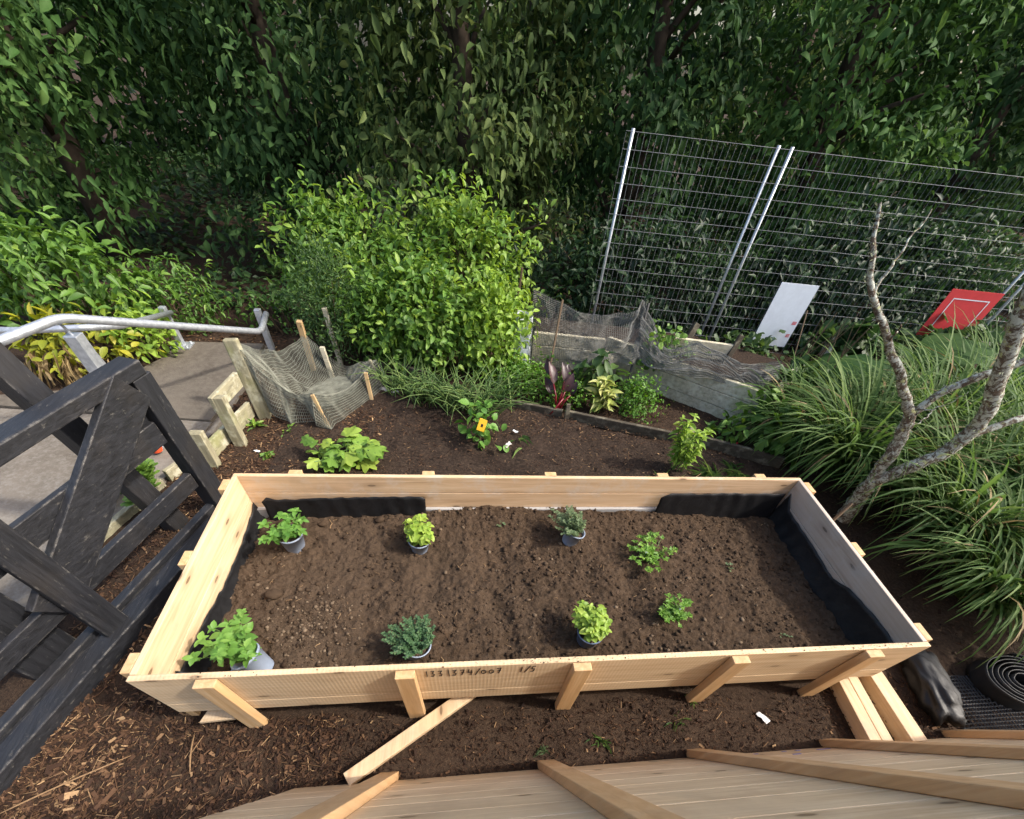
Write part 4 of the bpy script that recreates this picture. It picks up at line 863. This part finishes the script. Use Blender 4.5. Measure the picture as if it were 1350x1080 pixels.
# red chard
root = thing('red_chard', (1.88, 2.36, 0), 'red stemmed chard with dark purple leaves', 'plant')
m, lv = MB(), MB(); O, D, N, LL = [], [], [], []
for i in range(8):
    e_ = np.array([1.88+random.uniform(-.07, .10), 2.40+random.uniform(-.02, .12), random.uniform(.12, .27)]); m.tube([(1.86+random.uniform(-.02, .02), 2.34, 0), (np.array([1.87, 2.36, .05])+e_)/2, e_], [.009, .008, .005], 7)
    O.append(e_); D.append((e_[0]-1.88+random.uniform(-.05, .05), e_[1]-2.38, .12)); N.append((random.gauss(0, .4), -1, .5)); LL.append(random.uniform(.10, .17))
m.build('stalks', stem_red, root, 0, True); LL = np.array(LL); lv.leaves(T_OV, O, D, N, LL, LL*.5, RNG.random(8)).build('leaves', L_chard, root, 0, True)
m = MB().tube([(1.80, 2.31, .015), (1.84, 2.33, .06), (1.90, 2.36, .13)], [.004, .008, .008], 6); m.build('fallen_stalk', stem_red, root, 0, True)
# variegated plant
root = thing('variegated_plant', (2.19, 2.38, 0), 'variegated plant with cream and green pointed leaves', 'plant')
herb(root, (2.19, 2.38, 0), 5, .26, .25, (0, 0), T_LAN, .115, .42, 5, L_var, per=3, r0=.03, tmu=.5, sr=.004, droop=.2)
# weeds
def tuft(x, y, n, L, mat, label, cat='weed', name='weed_tuft', tpl=T_LAN, w=.006, flat=.5, group='weeds and grass tufts'):
    O = np.tile([x, y, .0], (n, 1))+RNG.normal(0, L*.25, (n, 3))*[1, 1, 0]; D = RNG.normal(size=(n, 3)); D[:, 2] = np.abs(D[:, 2])*flat+.2
    return tag(MB().leaves(tpl, O, D, upn(D, .3), L*RNG.uniform(.5, 1.2, n), w, RNG.random(n)).build(name, mat), label, cat, group)
tuft(-.20, 1.75, 26, .05, L_mid, 'small weed beside the low lichen fence', w=.02, tpl=T_OV); tuft(-.12, 2.02, 26, .06, L_mid, 'leafy weed at the front foot of the net', w=.022, tpl=T_OV)
tuft(.05, 1.50, 14, .045, L_mid, 'weed sprig in bark left of the squash', w=.02, tpl=T_OV); tuft(-.38, 2.10, 20, .06, L_mid, 'green weed at the foot of the plank net post', w=.02, tpl=T_OV)
tuft(2.88, 1.55, 70, .14, L_onion, 'flopped grassy tuft right of the young lime plant', flat=.25); tuft(2.52, 1.50, 60, .12, L_onion, 'flopped grassy tuft left of the young lime plant', flat=.3)
tuft(3.10, 1.60, 50, .13, L_onion, 'thin grass wisps along the blackened edging board', flat=.25); tuft(1.52, 1.98, 7, .12, L_onion, 'fallen onion leaf in the middle of the dug bed', flat=.05)
tuft(2.06, -.12, 16, .05, L_onion, 'small grass tuft between planter and crate lid, right of centre'); tuft(1.68, -.17, 22, .05, L_onion, 'grass tuft in front of the crate lid, near its middle'); tuft(1.42, -.20, 16, .04, L_thyme, 'pale weed sprigs in the mulch left of the grass tufts')
tuft(2.15, -.02, 10, .05, L_onion, 'grass blades under the third batten from the right'); tuft(3.08, -.22, 30, .04, L_mid, 'mossy weeds beside the pair of timbers')
# aeonium
root = thing('succulent', (-.83, 1.36, 0), 'bright green succulent rosettes under the black barrier', 'succulent')
for i in range(9):
    c = np.array([-.83+random.uniform(-.17, .17), 1.37+random.uniform(-.16, .16), random.uniform(.05, .14)]); m = MB(); n = 34
    th = np.arange(n)*2.4; el = np.linspace(1.1, .05, n); D = np.stack([np.cos(th)*np.cos(el), np.sin(th)*np.cos(el), np.sin(el)], 1); NN = np.stack([-np.cos(th)*np.sin(el), -np.sin(th)*np.sin(el), np.cos(el)], 1)
    LL = np.linspace(.03, .085, n); m.leaves(tpl_blade([(0, .35), (.5, .75), (.8, 1), (1, .5)], .1, -.1), np.tile(c, (n, 1)), D, NN, LL, LL*.42, RNG.normal(.5, .2, n)); m.tube([(c[0], c[1], 0), tuple(c)], .012, 6, True, .1)
    m.build('rosette', L_aeon, root, 0, True)
# elephant ears
def ear(x, y, hs, label):
    root = thing('elephant_ear', (x, y, 0), label, 'plant', 'elephant ear plants by the fence'); st = MB()
    for (dx, dy, h, L, az, dip) in hs:
        h *= 1.08; L *= 1.12
        e_ = np.array([x+dx, y+dy, h]); st.tube([(x, y, 0), (x+dx*.4, y+dy*.4, h*.7), tuple(e_)], [.014, .011, .006], 7)
        D = np.array([[math.cos(az), math.sin(az), -dip]]); N = np.array([[math.cos(az)*dip*.8, math.sin(az)*dip*.8, 1]]); MB().leaves(T_HEART, [e_-D[0]*L*.25], D, N, np.array([L]), np.array([L*.95]), np.array([random.random()])).build('leaf', L_ear, root, 0, True)
    st.build('stalks', stem_green, root, 0, True)
ear(4.75, 2.75, [(-.1, -.1, .34, .42, -2.3, .35), (.15, .05, .44, .40, .2, .2), (.0, .2, .52, .38, 1.2, .3), (-.25, .1, .30, .36, 3.0, .4)], 'elephant ear plant left of the lichen branch')
ear(5.45, 2.75, [(-.1, -.05, .52, .48, -2.9, .3), (.2, -.1, .48, .55, -.6, .35), (.05, .15, .40, .40, 1.0, .3), (-.3, .0, .36, .45, 2.9, .4)], 'elephant ear plant directly below the red sign')
ear(6.15, 2.65, [(-.2, -.1, .50, .55, -2.6, .4), (.1, .1, .58, .45, .5, .2), (.0, -.2, .40, .5, -1.4, .5), (-.1, .2, .56, .40, 2.2, .3)], 'elephant ear plant at the right edge behind the grass')
shrub('leafy_plant', 'dark lobed foliage crowding the wire beside the red sign', 'plant', (5.75, 3.1), (.5, .10, .22), 80, 4, .12, .8, L_dark, T_LOB7, .08, tmu=.6, stems=8)
shrub('leafy_plant', 'tangle of dark broad leaves at the wire right of the bare canes', 'plant', (4.75, 3.2), (.42, .10, .20), 70, 4, .11, .8, L_dark, T_LOB7, .05, tmu=.6, stems=8)
# bare canes
m = MB()
for i in range(16):
    x = 4.28+random.uniform(-.22, .2); y = 2.75+random.uniform(-.12, .15); m.tube([(x, y, 0), (x+random.uniform(-.02, .06), y+random.uniform(-.03, .08), .28), (x+random.uniform(-.02, .14), y+random.uniform(0, .15), random.uniform(.5, .68))], [.006, .005, .002], 5)
tag(m.build('bare_canes', stem_brown), 'cluster of bare brown canes against the wire fence right of the white sign', 'plant')
single('cane_pole', (4.05, 2.70, 0), (4.05, 3.02, .62), .010, .010, stem_brown, 'single thin upright cane in front of the white sign', 'cane')
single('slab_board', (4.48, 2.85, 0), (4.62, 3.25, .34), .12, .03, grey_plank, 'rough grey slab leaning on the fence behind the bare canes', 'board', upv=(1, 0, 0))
m = MB().tube([(4.15, 2.35, .02), (4.20, 2.45, .20), (4.35, 2.45, .27), (4.55, 2.38, .22), (4.62, 2.30, .12)], [.008, .008, .007, .006, .004], 7); tag(m.build('dry_stalk', L_straw, None, 0, True), 'yellow dried stalk arching over at the top of the grass', 'stalk')

# ------------------------------------------------------------------ ornamental grass
def grass(x, y, n, L, label, spread=.16, wmu=.0205):
    root = thing('grass_clump', (x, y, 0), label, 'grass', 'ornamental grass clumps right of the planter'); m = MB(); m2 = MB(); K = 8
    for i in range(n):
        a = random.uniform(0, 6.28); r_ = spread*math.sqrt(random.random()); b = np.array([x+r_*math.cos(a), y+r_*math.sin(a), 0]); a2 = a+random.gauss(0, .5); ln = L*random.uniform(.55, 1.15)
        e0 = random.uniform(.95, 1.45); curl = random.uniform(.8, 2.5); w_ = wmu*random.uniform(.5, 1.25); p = b.copy(); P_ = [p.copy()]; el = e0
        for k in range(K):
            el = e0-curl*((k+1)/K)**1.7; p = p+np.array([math.cos(a2)*math.cos(el), math.sin(a2)*math.cos(el), math.sin(el)])*ln/K; p[2] = max(p[2], .01); P_.append(p.copy())
        sd_ = np.array([-math.sin(a2), math.cos(a2), random.uniform(-.4, .4)]); V = []
        for k, q in enumerate(P_):
            ww = w_*min(1, (.5+k*.5))*(1-(k/K)**3)+.0006; c_ = np.array([0, 0, ww*.18]); V += [q-sd_*ww/2+c_, q, q+sd_*ww/2+c_]
        F = [f_ for k in range(K) for f_ in ((3*k, 3*k+1, 3*k+4, 3*k+3), (3*k+1, 3*k+2, 3*k+5, 3*k+4))]
        (m2 if random.random() < .05 else m).add(V, F, np.clip(random.gauss(.42, .25)+np.repeat(np.linspace(-.25, .25, K+1), 3), 0, 1))
    m.build('blades', L_grass, root, 0, True); m2.build('dry_blades', L_straw, root, 0, True)
grass(3.98, 1.66, 640, .92, 'grass clump just behind the lichen tree, left of its fork'); grass(4.30, 1.00, 700, .98, 'grass clump directly right of the tree trunk')
grass(4.16, .52, 520, .76, 'front grass clump arching over the black mesh roll', .15); grass(4.75, 1.85, 720, 1.0, 'tall back grass clump below the elephant ears')
grass(5.00, 1.20, 620, 1.08, 'grass clump at the right edge of the view, behind the thick branch', .2); grass(5.50, 2.15, 560, 1.0, 'far right grass clump below the red sign', .2); grass(3.74, 2.0, 300, .65, 'short grass clump nearest the raised bed end', .12)

# ------------------------------------------------------------------ lichen tree
tr = thing('lichen_tree', (3.66, 1.12, 0), 'small bare tree with lichen covered branches beside the right end of the planter', 'tree')
def limb(pts, r0, r1, name, par=tr, hairy=0, n=12):
    P_ = np.array(pts, float); tt = np.linspace(0, 1, len(P_)); T2 = np.linspace(0, 1, max(14, len(P_)*7))
    Q_ = np.stack([np.interp(T2, tt, P_[:, k]) for k in range(3)], 1)
    for _ in range(4): Q_[1:-1] = (Q_[:-2]+2*Q_[1:-1]+Q_[2:])/4
    Q_ += np.stack([fbm(T2*9, T2*0+k, 1, 3, 60+k)*.014 for k in range(3)], 1)
    o = MB().tube(Q_, np.linspace(r0, r1, len(T2))*(1+.2*fbm(T2*14, T2*0, 1, 2, 5)), n, True, None, .12).build(name, bark_m, par, 0, True)
    if hairy:
        k = hairy; i = RNG.integers(0, len(Q_), k); d = RNG.normal(size=(k, 3)); d /= np.linalg.norm(d, axis=1)[:, None]; R_ = np.interp(i/len(Q_), [0, 1], [r0, r1])
        MB().leaves(T_SM, Q_[i]+d*R_[:, None]*.9+RNG.normal(0, .008, (k, 3)), d+RNG.normal(0, .5, (k, 3)), RNG.normal(size=(k, 3)), RNG.uniform(.006, .018, k), RNG.uniform(.003, .008, k), RNG.random(k)).build('lichen', lich_m, o)
    return Q_
limb([(3.70, 1.15, -.05), (3.65, 1.15, .18), (3.60, 1.13, .37)], .048, .041, 'trunk', hairy=160)
limb([(3.605, 1.135, .34), (3.54, 1.15, .62), (3.46, 1.15, .78)], .033, .028, 'branch', hairy=150)
limb([(3.47, 1.15, .76), (3.36, 1.15, .86), (3.24, 1.15, .95), (3.09, 1.15, 1.07), (2.92, 1.15, 1.19), (2.76, 1.17, 1.33), (2.68, 1.20, 1.46), (2.66, 1.25, 1.56)], .023, .006, 'branch', hairy=260)
limb([(3.46, 1.15, .775), (3.53, 1.15, .92), (3.66, 1.13, 1.03), (3.80, 1.10, 1.14), (3.9, 1.1, 1.35), (4.1, 1.1, 1.6)], .019, .014, 'branch', hairy=260)
limb([(3.60, 1.12, .36), (3.67, 1.06, .52), (3.765, 1.05, .61), (3.77, 1.05, .77), (3.70, 1.05, .92), (3.55, 1.05, 1.10), (3.42, 1.05, 1.26), (3.33, 1.05, 1.42), (3.30, 1.1, 1.65), (3.4, 1.2, 1.95), (3.42, 1.3, 2.3)], .033, .028, 'branch', hairy=900)
limb([(3.77, 1.05, .66), (3.83, 1.05, .75), (3.97, 1.05, .84), (4.12, 1.05, .93), (4.35, 1.1, 1.1), (4.5, 1.2, 1.35)], .018, .013, 'branch', hairy=200)
limb([(2.80, 1.17, 1.29), (2.84, 1.22, 1.42), (2.93, 1.3, 1.55)], .007, .002, 'twig', n=6); limb([(3.02, 1.15, 1.12), (2.90, 1.05, 1.22), (2.84, .98, 1.28)], .005, .0015, 'twig', n=6); limb([(3.40, 1.14, .83), (3.42, 1.05, .86), (3.36, 1.0, .84), (3.30, .98, .83)], .004, .0015, 'twig', n=6); limb([(3.42, 1.05, .86), (3.44, 1.02, .93), (3.45, 1.0, .99)], .003, .001, 'twig', n=6)
single('broken_branch', (3.12, .80, .30), (3.22, .86, .42), .014, .014, stem_brown, 'short broken brown stick by the right rim of the planter', 'stick')

# ------------------------------------------------------------------ second crate panel, timbers, bag, mesh roll
cl = thing('crate_lid', (2.1, -.28, 0), 'wide pine crate panel with battens leaning towards the viewer in front of the planter', 'crate panel')
dU = np.array([-.0124, -.2811, .9596]); dU /= np.linalg.norm(dU); dX = np.array([1, .004, 0]); dX /= np.linalg.norm(dX); dN = np.cross(dU, dX); dN = dN if dN[1] > 0 else -dN; OR = np.array([0, -.270, .0])
def cp(x, h, d): return OR+dX*x+dU*h+dN*d
m = MB(); hh = 0.0; ws_ = [.17, .13, .15, .12, .15, .14, .16, .14, .15, .13, .14]
for i, w_ in enumerate(ws_):
    x0 = .45-.07*hh+random.uniform(-.004, .004); x1 = 3.75+random.uniform(-.01, .01); m.obox(cp((x0+x1)/2, hh+w_/2, -.012), dX*(x1-x0)/2, dU*(w_/2-.0028), dN*.010); hh += w_
m.build('boards', lid_wood, cl, .002)
for i, x in enumerate((.80, 1.43, 2.08, 2.72, 3.35)):
    m = MB().obox(cp(x, .78, .0145), dX*.036, dU*.795, dN*.0155); m.build('batten', lid_batten, cl, .003)
m = MB()
for (x, h, a) in [(2.30, .06, .028), (2.62, .075, .03), (2.52, .05, .012), (2.46, .045, .010), (2.93, .09, .008), (2.42, .17, .016), (2.15, .16, .008)]: m.obox(cp(x, h, -.0015), dX*a, dU*.0045, dN*.0008)
m.build('crayon_mark', blue_p, cl)
m = MB(); m.obox(cp(1.95, .045, -.0018), dX*.10, dU*.0018, dN*.0008); m.build('split', edge_wood, cl)
single('timber_length', (2.885, -.285, .035), (2.925, .30, .035), .055, .07, pine_y, 'left of the two pine timbers, split along its length, beside the crate panel', 'timber', 'timbers under the right end of the planter', (0, 0, 1))
single('timber_length', (2.945, -.285, .033), (2.985, .30, .033), .052, .066, pine_y, 'middle pine strip lying tight against the left timber', 'timber', 'timbers under the right end of the planter', (0, 0, 1))
single('timber_length', (3.085, -.28, .04), (3.085, .30, .04), .075, .08, pine_y, 'right pine timber with a dark notch, nearest the black bag', 'timber', 'timbers under the right end of the planter', (0, 0, 1))
single('loose_batten', (.645, -.262, .03), (1.30, .165, .05), .055, .028, pine_y, 'loose diagonal pine batten poking out from under the planter front', 'batten', None, (0, 0, 1))
def pillow(c, ax, ay, az, label, name, mat, seed, nz=.12):
    b, ff = ico(4); P_ = np.sign(b)*np.abs(b)**np.array([.75, .75, .9]); q = 1+nz*fbm(b[:, 0]*2+b[:, 2], b[:, 1]*2, 1.6, 4, seed); V = np.array(c)+P_[:, :1]*q[:, None]*np.array(ax)+P_[:, 1:2]*q[:, None]*np.array(ay)+P_[:, 2:]*q[:, None]*np.array(az)
    V[:, 2] += .012*fbm(V[:, 0]*2, V[:, 1], 18, 3, seed+4); V[:, 2] = np.maximum(V[:, 2], .004)
    return tag(MB().add(V, ff).build(name, mat, None, 0, True), label, 'bag')
pillow((3.37, -.03, .05), (.085, -.02, .0), (.03, .20, 0), (0, 0, .065), 'crumpled shiny black plastic bag beside the timbers', 'plastic_bag', bag_m, 3, .35)
mr = thing('mesh_roll', (3.78, -.06, 0), 'roll of black plastic mesh lying at the right edge', 'roll')
th = np.linspace(0, 2*math.pi*6.2, 420); rr_ = .04+.145*th/th[-1]; px_ = 3.82+rr_*np.cos(th)*1.05; py_ = -.03+rr_*np.sin(th)*.80
V = []; 
for k in range(7): V.append(np.stack([px_+.012*k/6*np.cos(th), py_-.02*k/6, .01+.10*k/6+.008*fbm(th, th*0, .8, 3, k)], 1))
V = np.array(V); MB().grid(V[..., 0], V[..., 1], V[..., 2]).build('spiral', mesh_blk, mr, 0, True).modifiers.new('thickness', 'SOLIDIFY').thickness = .004
gx, gy = np.meshgrid(np.linspace(3.42, 4.2, 44), np.linspace(-.42, .02, 26)); gz = .012+.015*np.abs(fbm(gx, gy, 5, 3, 19))+gheight(gx, gy)
o = MB().grid(gx+.02*fbm(gx, gy, 4, 2, 7), gy, gz).build('loose_mesh', mesh_blk, mr); w_ = o.modifiers.new('cords', 'WIREFRAME'); w_.thickness = .007
# litter
def scrap(x, y, s, label, seed, mat=paper, cat='litter', z=.01):
    gx, gy = np.meshgrid(np.linspace(-1, 1, 9), np.linspace(-1, 1, 7)); a = seed*1.3; X_ = x+s*(gx*math.cos(a)-gy*.5*math.sin(a)); Y_ = y+s*(gx*math.sin(a)+gy*.5*math.cos(a)); Z_ = z+s*.5*np.abs(fbm(gx, gy, 1.2, 3, seed))+gheight(X_, Y_)
    o = MB().grid(X_, Y_, Z_).build('litter_scrap' if mat is paper else 'wood_flake', mat, None, 0, True); o.modifiers.new('thickness', 'SOLIDIFY').thickness = .001; return tag(o, label, cat)
scrap(2.46, -.12, .028, 'crumpled white paper scrap on the mulch in front of the planter', 4); scrap(1.50, 2.08, .022, 'small white scrap in the middle of the dug bed', 9); scrap(.47, 2.62, .04, 'pale wood flake at the right hem of the net', 2, stone_m, 'wood flake', .02)
scrap(.56, 2.58, .03, 'second pale flake between net and spring onions', 5, stone_m, 'wood flake', .02); scrap(1.43, 1.90, .03, 'cream wood flake right of the tagged seedling', 3, stone_m, 'wood flake', .012); scrap(-.28, 1.80, .02, 'tiny pale scrap on bark by the low fence', 7, paper)
scrap(3.98, .06, .03, 'white scrap beside the black mesh roll', 8, paper, 'litter', .13)
for (a, b, lb) in [((-.55, -.30), (-.18, -.12), 'long pale grass stalk on the mulch in the lower left'), ((.02, -.05), (.06, -.20), 'bent brown twig on the mulch below the front left corner'), ((2.6, 1.42), (2.86, 1.62), 'tan dry stalk slanting beside the young lime plant'), ((-.62, -.33), (-.40, -.42), 'broad pale curled bark strip in the lower left corner')]:
    p = [np.array([a[0]+(b[0]-a[0])*t, a[1]+(b[1]-a[1])*t, .022+.012*math.sin(3*t)]) for t in np.linspace(0, 1, 6)]
    tag(MB().tube(p, [.002, .003, .003, .003, .003, .001], 6, True, .9).build('dry_stalk', chip_m, None, 0, True), lb, 'stalk')
